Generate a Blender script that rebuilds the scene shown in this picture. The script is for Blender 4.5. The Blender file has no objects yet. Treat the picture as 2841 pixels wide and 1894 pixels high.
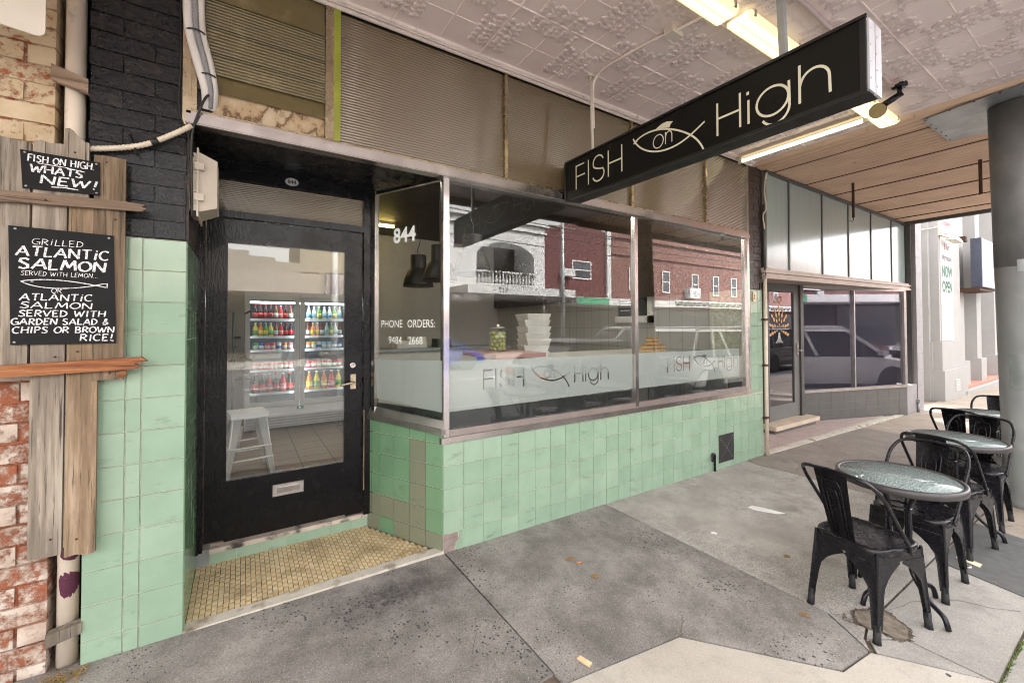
import bpy, bmesh, math, random
from math import sin, cos, pi, radians as R, sqrt
from mathutils import Vector, Matrix
rnd = random.Random(11)
S = bpy.context.scene
COL = S.collection

# ------------------------------------------------------------------ camera
cam = bpy.data.cameras.new('camera'); camo = bpy.data.objects.new('camera', cam); COL.objects.link(camo)
cam.sensor_fit = 'HORIZONTAL'; cam.sensor_width = 36.0; cam.lens = 14.775; cam.shift_y = -0.02196
cam.clip_start = 0.02; cam.clip_end = 900
_y, _p, _r = R(32.65), R(1.0), R(0.15)
_f0 = Vector((sin(_y), cos(_y), 0)); _u0 = Vector((0, 0, 1)); _rt = Vector((cos(_y), -sin(_y), 0))
_fw = _f0*cos(_p) + _u0*sin(_p); _up = _u0*cos(_p) - _f0*sin(_p)
_rt2 = _rt*cos(_r) - _up*sin(_r); _up2 = _up*cos(_r) + _rt*sin(_r)
M = Matrix((_rt2, _up2, -_fw)).transposed().to_4x4(); M.translation = Vector((0, -2.656, 1.527))
camo.matrix_world = M
S.camera = camo

# ------------------------------------------------------------------ sky and sun (bright overcast)
SUN_EL, SUN_AZ = 50, 25          # azimuth from +Y towards +X
W = bpy.data.worlds.new('World'); S.world = W; W.use_nodes = True
wn = W.node_tree; wn.nodes.clear()
sky = wn.nodes.new('ShaderNodeTexSky'); sky.sky_type = 'NISHITA'; sky.sun_disc = False
sky.sun_elevation = R(SUN_EL); sky.sun_rotation = R(SUN_AZ)
sky.air_density = 1.0; sky.dust_density = 4.0; sky.ozone_density = 1.0
hs = wn.nodes.new('ShaderNodeHueSaturation'); hs.inputs['Saturation'].default_value = 0.12
bg = wn.nodes.new('ShaderNodeBackground'); bg.inputs['Strength'].default_value = 0.15
wo = wn.nodes.new('ShaderNodeOutputWorld')
tint = wn.nodes.new('ShaderNodeMix'); tint.data_type = 'RGBA'; tint.blend_type = 'MULTIPLY'; tint.inputs[0].default_value = 1; tint.inputs[7].default_value = (1, .955, .92, 1)
wn.links.new(sky.outputs[0], hs.inputs['Color']); wn.links.new(hs.outputs[0], tint.inputs[6]); wn.links.new(tint.outputs[2], bg.inputs[0]); wn.links.new(bg.outputs[0], wo.inputs[0])
sun = bpy.data.lights.new('sun', 'SUN'); sun.energy = 2.0; sun.angle = R(12); sun.color = (1, .96, .9)
suno = bpy.data.objects.new('sun', sun); COL.objects.link(suno)
sd = Vector((sin(R(SUN_AZ))*cos(R(SUN_EL)), cos(R(SUN_AZ))*cos(R(SUN_EL)), sin(R(SUN_EL))))
suno.rotation_euler = (-sd).to_track_quat('-Z', 'Y').to_euler(); suno.location = (0, -8, 20)
S.view_settings.view_transform = 'Standard'; S.view_settings.look = 'None'
S.view_settings.gamma = 1.0; S.view_settings.exposure = 3.6
try:
    S.cycles.max_bounces = 10; S.cycles.diffuse_bounces = 5; S.cycles.glossy_bounces = 5
    S.cycles.transmission_bounces = 8; S.cycles.transparent_max_bounces = 16
    S.cycles.sample_clamp_indirect = 6.0; S.cycles.filter_width = 1.05; S.cycles.caustics_reflective = False; S.cycles.caustics_refractive = False
except Exception: pass

# ------------------------------------------------------------------ materials
MT = {}
class NB:
    """small node-tree helper"""
    def __init__(s, name):
        s.m = bpy.data.materials.new(name); s.m.use_nodes = True; s.t = s.m.node_tree
        s.b = s.t.nodes['Principled BSDF']; s.out = s.t.nodes['Material Output']; MT[name] = s.m
        s.co = None
    def n(s, typ, **kw):
        x = s.t.nodes.new(typ)
        for k, v in kw.items(): setattr(x, k, v)
        return x
    def l(s, a, b): s.t.links.new(a, b)
    def obj(s):
        if s.co is None: s.co = s.n('ShaderNodeTexCoord').outputs['Object']
        return s.co
    def map(s, scale=(1, 1, 1), loc=(0, 0, 0)):
        x = s.n('ShaderNodeMapping'); x.inputs['Scale'].default_value = scale; x.inputs['Location'].default_value = loc
        s.l(s.obj(), x.inputs[0]); return x.outputs[0]
    def noise(s, scale, detail=4, vec=None, rough=.55):
        x = s.n('ShaderNodeTexNoise'); x.inputs['Scale'].default_value = scale; x.inputs['Detail'].default_value = detail
        x.inputs['Roughness'].default_value = rough
        s.l(vec if vec is not None else s.obj(), x.inputs['Vector']); return x.outputs['Fac']
    def ramp(s, fac, stops, interp='LINEAR'):
        x = s.n('ShaderNodeValToRGB'); x.color_ramp.interpolation = interp
        e = x.color_ramp.elements
        while len(e) < len(stops): e.new(.5)
        for i, (p, c) in enumerate(stops):
            e[i].position = p; e[i].color = (c, c, c, 1) if isinstance(c, (int, float)) else (*c, 1)
        s.l(fac, x.inputs[0]); return x.outputs[0]
    def mix(s, fac, a, b, mode='MIX'):
        x = s.n('ShaderNodeMix', data_type='RGBA', blend_type=mode)
        for v, i in ((fac, 0), (a, 6), (b, 7)):
            if isinstance(v, (int, float)): x.inputs[i].default_value = v
            elif isinstance(v, tuple): x.inputs[i].default_value = (*v, 1)
            else: s.l(v, x.inputs[i])
        return x.outputs[2]
    def math(s, op, a, b=0.0):
        x = s.n('ShaderNodeMath', operation=op)
        for v, i in ((a, 0), (b, 1)):
            if isinstance(v, (int, float)): x.inputs[i].default_value = v
            else: s.l(v, x.inputs[i])
        return x.outputs[0]
    def attr(s, name):
        x = s.n('ShaderNodeAttribute', attribute_name=name); return x.outputs['Fac']
    def bump(s, h, strength=.3, dist=.01):
        x = s.n('ShaderNodeBump'); x.inputs['Strength'].default_value = strength; x.inputs['Distance'].default_value = dist
        s.l(h, x.inputs['Height']); s.l(x.outputs[0], s.b.inputs['Normal'])
    def set(s, **kw):
        for k, v in kw.items():
            i = s.b.inputs[k.replace('_', ' ')]
            if isinstance(v, (int, float)): i.default_value = v
            elif isinstance(v, tuple): i.default_value = (*v, 1)
            else: s.l(v, i)

def simple(name, col, rough=.5, metal=0.0, var=.12, vs=6, bump=0.0, bs=80, dirt=None, coat=0.0, rv=.08):
    b = NB(name)
    c2 = tuple(min(1, x*(1+var)) for x in col); c1 = tuple(x*(1-var) for x in col)
    c = b.mix(b.ramp(b.noise(vs, 6), [(.3, 0.0), (.7, 1.0)]), c1, c2)
    if dirt:
        f = b.ramp(b.noise(dirt[1], 8), [(dirt[2], 0.0), (dirt[2]+.14, 1.0)])
        c = b.mix(f, c, dirt[0])
    b.set(Base_Color=c, Metallic=metal)
    b.l(b.ramp(b.noise(vs*2.3, 5), [(.25, max(.02, rough-rv)), (.75, min(1, rough+rv))]), b.b.inputs['Roughness'])
    if coat: b.set(Coat_Weight=coat, Coat_Roughness=.06)
    if bump: b.bump(b.noise(bs, 5), bump, .004)
    return b.m

# glazed wall tiles: attribute 'rnd' picks the tone of each tile (above 1: the grey green replacements)
def m_tile(name, lo, hi, odd=(.27, .29, .2)):
    b = NB(name); a = b.attr('rnd')
    c = b.mix(b.math('MINIMUM', a, 1.0), lo, hi)
    n = b.ramp(b.noise(5.5, 6), [(.3, .92), (.7, 1.06)])
    c = b.mix(1.0, c, n, 'MULTIPLY')
    c = b.mix(b.math('GREATER_THAN', a, 1.5), c, odd)
    spots = b.ramp(b.noise(70, 3), [(.77, 0.0), (.8, 1.0)])
    c = b.mix(b.math('MULTIPLY', spots, .5), c, (.05, .06, .05))
    d = b.ramp(b.noise(4.5, 9, b.map((1, 1, 3)), .7), [(.58, 0.0), (.72, .6)])
    c = b.mix(d, c, (.1, .11, .085))
    b.set(Base_Color=c, Specular_IOR_Level=.55)
    b.l(b.ramp(b.noise(9, 5), [(.3, .07), (.75, .2)]), b.b.inputs['Roughness'])
    b.bump(b.noise(11, 3), .12, .006)
    return b.m
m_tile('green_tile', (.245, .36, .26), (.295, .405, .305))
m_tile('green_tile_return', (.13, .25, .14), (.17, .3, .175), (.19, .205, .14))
simple('grout', (.42, .42, .33), .85, var=.3, vs=30)
simple('grout_dark', (.12, .1, .075), .9, var=.3, vs=30)
# mosaic floor
b = NB('mosaic'); a = b.attr('rnd')
c = b.ramp(a, [(0, (.5, .35, .16)), (.35, (.57, .42, .22)), (.6, (.66, .53, .33)), (1, (.71, .6, .42))])
c = b.mix(b.ramp(b.noise(6, 6), [(.45, 0.0), (.7, .55)]), c, (.16, .1, .05))
b.set(Base_Color=c, Roughness=.5); b.bump(b.noise(60, 4), .1, .003)
# old brick wall, paint flaking off
def m_brick(name, red, paints, t0, t1):
    b = NB(name); a = b.attr('rnd')
    base = b.mix(a, red, tuple(x*.6 for x in red))
    base = b.mix(b.ramp(b.noise(60, 5), [(.4, 0.0), (.7, .6)]), base, tuple(min(1, x*1.7) for x in red))
    p = b.mix(b.ramp(b.noise(7, 7), [(.35, 0.0), (.65, 1.0)]), paints[0], paints[1])
    f = b.ramp(b.math('ADD', b.noise(17, 10, rough=.78), b.math('MULTIPLY', b.math('SUBTRACT', a, .5), .16)), [(t0, 0.0), (t1, 1.0)])
    c = b.mix(f, base, p)
    b.set(Base_Color=c, Roughness=.85); b.bump(b.math('ADD', b.noise(45, 8), f), .6, .006)
    return b.m
m_brick('brick_flaked', (.26, .085, .04), ((.42, .32, .25), (.66, .58, .5)), .425, .535)
m_brick('brick_cream', (.34, .1, .045), ((.5, .37, .22), (.66, .54, .38)), .36, .44)
simple('mortar', (.33, .29, .24), .95, var=.25, vs=25, bump=.5, bs=90)
b = NB('black_paint_brick')
c = b.mix(b.ramp(b.noise(16, 8), [(.55, 0.0), (.75, 1.0)]), (.006, .006, .008), (.035, .026, .022))
b.set(Base_Color=c, Coat_Weight=.1, Coat_Roughness=.1, Specular_IOR_Level=.3)
b.l(b.ramp(b.noise(22, 6), [(.35, .2), (.7, .5)]), b.b.inputs['Roughness'])
b.bump(b.math('ADD', b.noise(38, 8), b.math('MULTIPLY', b.noise(150, 4), .25)), .85, .012)
b = NB('brown_paint_brick')
c = b.mix(b.ramp(b.noise(16, 8), [(.55, 0.0), (.75, 1.0)]), (.035, .022, .017), (.09, .055, .04))
b.set(Base_Color=c); b.l(b.ramp(b.noise(22, 6), [(.35, .25), (.7, .55)]), b.b.inputs['Roughness'])
b.bump(b.noise(40, 8), .8, .012)
b = NB('black_gloss_timber')
v = b.map((9, 9, 1.6))
c = b.mix(b.ramp(b.noise(50, 3), [(.77, 0.0), (.79, .7)]), (.0045, .0045, .0055), (.25, .23, .2))
b.set(Base_Color=c, Coat_Weight=.08, Coat_Roughness=.06, Specular_IOR_Level=.22)
b.l(b.ramp(b.noise(9, 6), [(.3, .16), (.7, .36)]), b.b.inputs['Roughness'])
b.bump(b.math('ADD', b.noise(9, 7, v), b.math('MULTIPLY', b.noise(60, 5), .5)), .5, .008)
# weathered timber
def m_wood(name, c1, c2, c3, along=2, s=1.0):
    b = NB(name)
    sc = [34*s, 34*s, 34*s]; sc[along] = 1.7*s
    sc2 = [5*s, 5*s, 5*s]; sc2[along] = .9*s
    g = b.noise(1, 8, b.map(tuple(sc)), .65); g2 = b.noise(1, 5, b.map(tuple(sc2)))
    c = b.ramp(g, [(.28, c1), (.5, c2), (.75, c3)])
    c = b.mix(b.ramp(g2, [(.5, 0.0), (.72, .75)]), c, tuple(x*.45 for x in c1))
    fs = [85*s, 85*s, 85*s]; fs[along] = 2.4*s
    c = b.mix(b.ramp(b.noise(1, 4, b.map(tuple(fs), (2, 5, 1)), .7), [(.56, 0.0), (.64, .85)]), c, tuple(x*.22 for x in c1))
    ws = [13*s, 13*s, 13*s]; ws[along] = 2.2*s
    c = b.mix(b.ramp(b.noise(1, 7, b.map(tuple(ws), (9, 3, 4)), .7), [(.5, 0.0), (.62, .7)]), c, tuple(x*.62 for x in c2))
    oi = b.n('ShaderNodeObjectInfo')
    c = b.mix(1.0, c, b.ramp(oi.outputs['Random'], [(0, .78), (1, 1.15)]), 'MULTIPLY')
    b.set(Base_Color=c, Roughness=.8); b.bump(g, .7, .004)
    return b.m
m_wood('wood_grey', (.085, .066, .048), (.26, .218, .168), (.46, .41, .34))
m_wood('wood_brown', (.085, .052, .028), (.255, .178, .108), (.42, .34, .25))
m_wood('wood_rail', (.14, .09, .06), (.27, .19, .13), (.38, .3, .23), 0)
m_wood('wood_red', (.05, .016, .007), (.24, .085, .03), (.45, .24, .1), 0)
# metals
simple('chrome', (.56, .52, .5), .22, 1.0, .12, 5, rv=.06)
simple('brass_alu', (.46, .38, .26), .28, 1.0, .2, 7, rv=.1)
simple('sill_bronze', (.2, .17, .155), .36, .6, .15, 4)
simple('alu_dull', (.5, .47, .45), .38, 1.0, .15, 8, rv=.1)
simple('black_metal', (.009, .0085, .011), .27, .0, .3, 10, dirt=((.04, .037, .036), 30, .8), rv=.08); MT['black_metal'].node_tree.nodes['Principled BSDF'].inputs['Specular IOR Level'].default_value = .32
simple('rim_dark', (.045, .04, .042), .42, 0, .2, 10)
simple('rubber', (.012, .012, .013), .7, 0)
simple('steel_plate', (.33, .35, .36), .45, .6, .2, 5, dirt=((.2, .17, .14), 7, .6))
simple('rust', (.075, .035, .022), .8, .2, .4, 40, bump=.5, bs=120)
simple('column_grey', (.25, .26, .26), .36, 0, .14, 3, dirt=((.36, .36, .35), 4, .6), bump=.25, bs=50)
simple('column_dark', (.16, .16, .162), .42, 0, .2, 5, dirt=((.16, .15, .15), 9, .6), bump=.3, bs=60)
simple('sign_black', (.004, .004, .0036), .4, 0, .3, 4, bump=.05, bs=14, dirt=((.03, .028, .024), 3.5, .66)); MT['sign_black'].node_tree.nodes['Principled BSDF'].inputs['Specular IOR Level'].default_value = .25
simple('sign_edge', (.008, .009, .009), .35, 0, .3, 10, dirt=((.45, .43, .4), 60, .76))
simple('sign_end', (.5, .5, .53), .42, 0, .12, 9, dirt=((.2, .2, .2), 18, .66))
simple('letter_cream', (.66, .64, .48), .5, 0, .05)
simple('chalkboard', (.015, .015, .016), .8, 0, .12, 10); MT['chalkboard'].node_tree.nodes['Principled BSDF'].inputs['Specular IOR Level'].default_value = .2
b = NB('chalk_paint')
c = b.mix(b.ramp(b.noise(130, 3), [(.38, 0.0), (.55, 1.0)]), (.36, .36, .37), (.84, .84, .84)); b.set(Base_Color=c, Roughness=.8)
simple('white_plastic', (.62, .57, .49), .42, 0, .06, 5, dirt=((.4, .3, .2), 12, .72))
simple('pipe_pvc', (.8, .7, .58), .4, 0, .07, 4, dirt=((.42, .33, .25), 9, .62))
simple('stain_purple', (.075, .012, .035), .5, 0, .3, 30)
simple('cable_white', (.66, .63, .6), .45, 0, .06, 6, dirt=((.4, .36, .32), 14, .66))
simple('cable_grey', (.24, .24, .25), .5, 0, .1)
simple('cable_black', (.015, .014, .013), .5, 0, .1)
simple('conduit_cream', (.66, .58, .46), .5, 0, .08, 8, dirt=((.42, .32, .2), 14, .62))
simple('meter_box', (.5, .44, .36), .5, 0, .08, 6, dirt=((.3, .25, .2), 10, .66))
# ceilings
b = NB('pressed_metal')
sep = b.n('ShaderNodeSeparateXYZ'); b.l(b.obj(), sep.inputs[0])
c = b.mix(b.ramp(b.noise(2.2, 6), [(.35, 0.0), (.7, 1.0)]), (.76, .64, .625), (.84, .725, .705))
c = b.mix(b.ramp(b.noise(24, 6), [(.66, 0.0), (.74, .5)]), c, (.3, .24, .2))
b.set(Base_Color=c, Roughness=.42); b.bump(b.noise(22, 4), .12, .004)
simple('cornice', (.72, .63, .59), .5, 0, .12, 4, dirt=((.13, .09, .06), 12, .66), bump=.3, bs=40)
simple('corrugated_paint', (.68, .475, .345), .5, 0, .12, 2.5, dirt=((.19, .09, .05), 12, .68))
simple('pink_conduit', (.5, .4, .39), .4, 0, .06)
# window glass: clear sheet with true Fresnel reflection
def m_glass(name, tint, gloss, f0):
    b = NB(name); b.t.nodes.remove(b.b)
    tr = b.n('ShaderNodeBsdfTransparent'); tr.inputs[0].default_value = (*tint, 1)
    gl = b.n('ShaderNodeBsdfGlossy'); gl.inputs['Roughness'].default_value = 0.0; gl.inputs[0].default_value = (*gloss, 1)
    lw = b.n('ShaderNodeLayerWeight'); lw.inputs[0].default_value = .5
    f = b.math('ADD', b.math('MULTIPLY', b.math('POWER', lw.outputs['Facing'], 4.0), 1-f0), f0)
    mx = b.n('ShaderNodeMixShader'); b.l(f, mx.inputs[0]); b.l(tr.outputs[0], mx.inputs[1]); b.l(gl.outputs[0], mx.inputs[2]); b.l(mx.outputs[0], b.out.inputs[0])
m_glass('glass_clear', (.93, .95, .94), (1, 1, 1), .048)
m_glass('glass_tint', (.6, .59, .63), (.95, .94, 1), .055)
# frosted film
b = NB('frost_film'); b.set(Base_Color=(.54, .565, .55), Roughness=.5)
tr = b.n('ShaderNodeBsdfTransparent'); tl = b.n('ShaderNodeBsdfTranslucent'); tl.inputs[0].default_value = (.75, .8, .78, 1)
m1 = b.n('ShaderNodeMixShader'); m1.inputs[0].default_value = .2; b.l(b.b.outputs[0], m1.inputs[1]); b.l(tl.outputs[0], m1.inputs[2])
m2 = b.n('ShaderNodeMixShader'); m2.inputs[0].default_value = .17; b.l(m1.outputs[0], m2.inputs[1]); b.l(tr.outputs[0], m2.inputs[2]); b.l(m2.outputs[0], b.out.inputs[0])
simple('reeded_glass', (.135, .098, .052), .1, 0, .07, 1.5, rv=.03, coat=1.0); MT['reeded_glass'].node_tree.nodes['Principled BSDF'].inputs['IOR'].default_value = 1.8
simple('louvre_glass', (.125, .098, .04), .2, 0, .15, 2.5, rv=.05, coat=.4, dirt=((.2, .16, .08), 5, .55))
simple('green_post', (.27, .3, .035), .4, 0, .15, 6)
b = NB('stained_ply')
n1 = b.noise(5, 8, b.map((1.4, 1, 1)), .65)
c = b.ramp(n1, [(.3, (.50, .42, .31)), (.44, (.42, .3, .17)), (.5, (.11, .055, .025)), (.55, (.46, .36, .23)), (.75, (.56, .48, .36))])
b.set(Base_Color=c, Roughness=.7); b.bump(b.noise(1, 3, b.map((2, 2, 160))), .3, .003)
simple('vinyl_white', (.82, .86, .84), .6, 0, .03)
simple('vinyl_gold', (.52, .27, .085), .45, 0, .1)
simple('vinyl_grey', (.5, .5, .5), .5, 0, .1)
# ground
def m_ground(name, c1, c2, stones=None, fine=.5, stain=(.09, .08, .075), st=.62):
    b = NB(name)
    c = b.mix(b.ramp(b.noise(3.2, 8, rough=.62), [(.32, 0.0), (.68, 1.0)]), c1, c2)
    c = b.mix(b.ramp(b.noise(125, 4, None, .7), [(.36, fine), (.58, 0.0)]), c, tuple(x*.38 for x in c1))
    c = b.mix(b.ramp(b.noise(11, 9, b.map((1, 1, 1), (1, 9, 2)), .75), [(.5, 0.0), (.7, .45)]), c, tuple(x*.6 for x in c1))
    c = b.mix(b.ramp(b.noise(150, 3, b.map((1, 1, 1), (3, 7, 1)), .7), [(.58, 0.0), (.68, .5)]), c, (.6, .57, .52))
    c = b.mix(b.ramp(b.noise(1.6, 9, b.map((1, 1, 1), (5, 2, 0)), .7), [(st, 0.0), (st+.14, .75)]), c, stain)
    if stones:
        vo = b.n('ShaderNodeTexVoronoi', feature='F1'); vo.inputs['Scale'].default_value = stones[0]; vo.inputs['Randomness'].default_value = 1
        wv = b.n('ShaderNodeVectorMath', operation='ADD')
        nz = b.n('ShaderNodeTexNoise'); nz.inputs['Scale'].default_value = 70; b.l(b.obj(), nz.inputs['Vector'])
        sc = b.n('ShaderNodeVectorMath', operation='SCALE'); sc.inputs['Scale'].default_value = .012; b.l(nz.outputs['Color'], sc.inputs[0])
        b.l(b.obj(), wv.inputs[0]); b.l(sc.outputs[0], wv.inputs[1]); b.l(wv.outputs[0], vo.inputs['Vector'])
        sx = b.n('ShaderNodeSeparateColor'); b.l(vo.outputs['Color'], sx.inputs[0])
        area = b.ramp(b.noise(1.7, 5, b.map((1, 1, 1), (1, 4, 0))), [(.4, 0.0), (.62, 1.0)])
        rad = b.math('MULTIPLY', b.math('ADD', b.math('MULTIPLY', sx.outputs[0], .3), .14), area)
        f = b.math('LESS_THAN', vo.outputs['Distance'], rad)
        pick = b.math('GREATER_THAN', sx.outputs[1], stones[1])
        c = b.mix(b.math('MULTIPLY', b.math('MULTIPLY', f, pick), .88), c, (.04, .04, .044))
        gp = b.n('ShaderNodeNewGeometry').outputs['Position']
        dm = b.n('ShaderNodeMapping'); dm.inputs['Location'].default_value = (-.72*1.6, .27*3.4, 0); dm.inputs['Scale'].default_value = (1.6, 3.4, 0); b.l(gp, dm.inputs[0])
        ln = b.n('ShaderNodeVectorMath', operation='LENGTH'); b.l(dm.outputs[0], ln.inputs[0])
        blot = b.ramp(b.math('ADD', ln.outputs['Value'], b.math('MULTIPLY', b.math('SUBTRACT', b.noise(5, 8, gp, .7), .5), 1.5)), [(.1, .85), (.75, 0.0)])
        c = b.mix(b.math('MULTIPLY', blot, b.ramp(b.noise(40, 6), [(.35, 1.0), (.7, .35)])), c, (.035, .033, .032))
    gp = b.n('ShaderNodeNewGeometry').outputs['Position']
    sy = b.n('ShaderNodeSeparateXYZ'); b.l(gp, sy.inputs[0])
    wallgrime = b.ramp(b.math('ADD', sy.outputs['Y'], b.math('MULTIPLY', b.math('SUBTRACT', b.noise(7, 8, gp, .7), .5), .35)), [(-.0, 0.0), (.06, .55)])
    c = b.mix(wallgrime, c, (.07, .052, .04))
    # flattened chewing gum
    vg = b.n('ShaderNodeTexVoronoi', feature='F1'); vg.inputs['Scale'].default_value = 2.7; b.l(b.map((1, 1.0, 1), (.37, .13, 0)), vg.inputs['Vector'])
    sg = b.n('ShaderNodeSeparateColor'); b.l(vg.outputs['Color'], sg.inputs[0])
    wob = b.math('MULTIPLY', b.math('SUBTRACT', b.noise(34, 3), .5), .05)
    f = b.math('LESS_THAN', b.math('ADD', vg.outputs['Distance'], wob), b.math('MULTIPLY', sg.outputs[0], .05))
    c = b.mix(b.math('MULTIPLY', f, .9), c, (.045, .045, .047))
    b.set(Base_Color=c, Roughness=.82, Specular_IOR_Level=.3)
    b.bump(b.math('ADD', b.noise(190, 4), b.math('MULTIPLY', b.noise(18, 5), .6)), .3, .004)
    return b.m
m_ground('paving_dark', (.155, .141, .13), (.37, .343, .322), (52, .25), .45)
m_ground('paving_mid', (.34, .312, .285), (.55, .515, .485), None, .8, (.13, .12, .11), .58)
m_ground('paving_brown', (.22, .187, .165), (.31, .27, .237), None, .5)
m_ground('paving_pale', (.33, .31, .285), (.41, .385, .355), None, .35, (.2, .18, .16), .6)
m_ground('paving_cream', (.44, .4, .35), (.52, .48, .425), None, .2, (.27, .24, .2), .66)
m_ground('paving_tan', (.3, .25, .2), (.4, .34, .28), None, .4, (.2, .16, .12), .55)
m_ground('asphalt', (.1, .1, .1), (.14, .14, .14), None, .4, (.04, .04, .04), .6)
simple('joint_dirt', (.13, .1, .075), .95, 0, .4, 30, bump=.6, bs=150)
simple('kerb_stone', (.2, .19, .18), .8, 0, .2, 6, bump=.4, bs=60)
simple('pit_lid', (.1, .1, .098), .75, 0, .2, 14, bump=.4, bs=160)
simple('broken_concrete', (.2, .165, .13), .9, 0, .45, 24, bump=1.0, bs=40)
simple('road_paint', (.6, .6, .58), .6)
simple('threshold', (.5, .42, .36), .7, 0, .15, 10, dirt=((.04, .035, .03), 9, .52), bump=.4, bs=60)
simple('edge_strip', (.5, .46, .4), .75, 0, .15, 9, dirt=((.2, .15, .1), 7, .55), bump=.4, bs=60)
simple('raw_cement', (.25, .2, .18), .9, 0, .3, 18, bump=.9, bs=45)
# table glass (pebbled)
b = NB('pebble_glass'); b.set(Base_Color=(.26, .34, .33), Roughness=.16, Specular_IOR_Level=.6, Coat_Weight=.5)
vo = b.n('ShaderNodeTexNoise'); vo.inputs['Scale'].default_value = 1; vo.inputs['Detail'].default_value = 3; b.l(b.map((58, 95, 60)), vo.inputs['Vector'])
b.bump(vo.outputs['Fac'], 1.0, .03)
# interior
simple('inner_wall', (.46, .44, .42), .7, 0, .04)
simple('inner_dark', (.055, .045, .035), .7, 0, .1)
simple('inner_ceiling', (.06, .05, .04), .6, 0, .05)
b = NB('inner_tile_floor')
br = b.n('ShaderNodeTexBrick'); br.offset = 0; br.inputs['Scale'].default_value = 1.0; br.inputs['Brick Width'].default_value = .31; br.inputs['Row Height'].default_value = .31
br.inputs['Mortar Size'].default_value = .006; br.inputs['Color1'].default_value = (.23, .165, .12, 1); br.inputs['Color2'].default_value = (.27, .2, .15, 1); br.inputs['Mortar'].default_value = (.03, .025, .02, 1)
b.l(b.obj(), br.inputs['Vector']); b.set(Base_Color=br.outputs['Color'], Roughness=.35)
def m_wtile(name, axes):
    b = NB(name); mp = b.n('ShaderNodeCombineXYZ'); sp = b.n('ShaderNodeSeparateXYZ'); b.l(b.obj(), sp.inputs[0])
    b.l(sp.outputs[axes[0]], mp.inputs[0]); b.l(sp.outputs[axes[1]], mp.inputs[1])
    br = b.n('ShaderNodeTexBrick'); br.offset = 0; br.inputs['Scale'].default_value = 1.0; br.inputs['Brick Width'].default_value = .2; br.inputs['Row Height'].default_value = .3
    br.inputs['Mortar Size'].default_value = .004; br.inputs['Color1'].default_value = (.36, .35, .33, 1); br.inputs['Color2'].default_value = (.4, .385, .36, 1); br.inputs['Mortar'].default_value = (.2, .18, .16, 1)
    b.l(mp.outputs[0], br.inputs['Vector']); b.set(Base_Color=br.outputs['Color'], Roughness=.3)
m_wtile('inner_wall_tile', ('Y', 'Z'))
simple('white_enamel', (.66, .67, .68), .3, 0, .04)
simple('worn_white', (.78, .79, .8), .4, 0, .05, dirt=((.2, .2, .22), 30, .72))
simple('fridge_grey', (.4, .4, .39), .4, 0, .05)
simple('fridge_dark', (.09, .095, .11), .5, 0, .1)
simple('pendant_black', (.02, .018, .016), .55, 0, .1)
simple('pendant_white', (.8, .79, .76), .5, 0, .02)
simple('carton', (.68, .66, .62), .7, 0, .05)
simple('counter_top', (.42, .2, .17), .35, 0, .1)
simple('counter_white', (.62, .61, .58), .5, 0, .05)
simple('bread', (.42, .21, .06), .4, 0, .3, 30, coat=.3)
simple('bread_pale', (.7, .55, .33), .5, 0, .15, 20)
simple('onion', (.5, .5, .2), .3, 0, .2, 12)
simple('board_black', (.02, .02, .02), .5)
simple('leaf_dark', (.02, .04, .018), .4, 0, .3)
simple('tv_screen', (.3, .27, .42), .2)
for nm, cc in dict(red=(.5, .02, .02), orange=(.65, .2, .03), yellow=(.65, .5, .05), green=(.1, .3, .06), blue=(.05, .12, .4), white=(.6, .6, .58), brown=(.16, .05, .02), cola=(.02, .008, .006), pink=(.6, .2, .2), sky=(.2, .45, .6)).items():
    simple('drink_'+nm, cc, .2, 0, .1, coat=.4)
def emit(name, col, s):
    b = NB(name); b.set(Base_Color=(.8, .8, .8), Emission_Color=col, Emission_Strength=s); return b.m
emit('tube_glow', (1, .9, .55), .28)
emit('tube_glow_fill', (1, .93, .82), 6.5)  # fill light for the shop interior, on added tubes kept out of view
emit('tube_glow_yellow', (1, .72, .18), 3.0)
emit('led_green', (.1, 1, .35), .3)
emit('fridge_glow', (.9, .95, 1), 1.7)
b = NB('diffuser_glow')
wv = b.n('ShaderNodeTexWave', wave_type='BANDS', bands_direction='X'); wv.inputs['Scale'].default_value = 34; b.l(b.obj(), wv.inputs['Vector'])
sp = b.n('ShaderNodeSeparateXYZ'); b.l(b.obj(), sp.inputs[0])
ay = b.math('ABSOLUTE', sp.outputs['Y'])
two = b.ramp(b.math('ABSOLUTE', b.math('SUBTRACT', ay, .03)), [(.0, 1.0), (.035, .35)])
em = b.math('MULTIPLY', two, b.ramp(wv.outputs['Fac'], [(0, .8), (1, 1.1)]))
b.set(Base_Color=(.5, .45, .3), Roughness=.25, Emission_Color=(1, .88, .47)); b.l(b.math('MULTIPLY', em, .24), b.b.inputs['Emission Strength'])
simple('lamp_base', (.5, .42, .34), .45, 0, .1)
simple('lens_ochre', (.3, .22, .09), .4)
# neighbours and far side
simple('neigh_grey', (.14, .14, .135), .55, 0, .1, 4)
simple('neigh_tile', (.10, .1, .096), .4, 0, .1, 5)
simple('neigh_frame', (.06, .058, .055), .45, 0, .1)
simple('neigh_trim', (.43, .34, .29), .55, 0, .1, 5)
simple('neigh_pilaster', (.25, .24, .25), .5, 0, .1, 5)
b = NB('neigh_panel'); v = b.map((16, 16, .7))
c = b.mix(b.noise(1, 5, v), (.24, .31, .3), (.34, .41, .4)); b.set(Base_Color=c, Roughness=.2, Coat_Weight=.4, Coat_Roughness=.1); b.bump(b.noise(1, 3, b.map((30, 30, 3))), .12, .004)
simple('blind', (.35, .345, .365), .7, 0, .06)
simple('pink_mosaic', (.42, .33, .31), .6, 0, .1)
simple('stone_sill', (.56, .46, .36), .7, 0, .12)
simple('white_render', (.36, .352, .34), .8, 0, .04, 3, bump=.15, bs=60)
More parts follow.
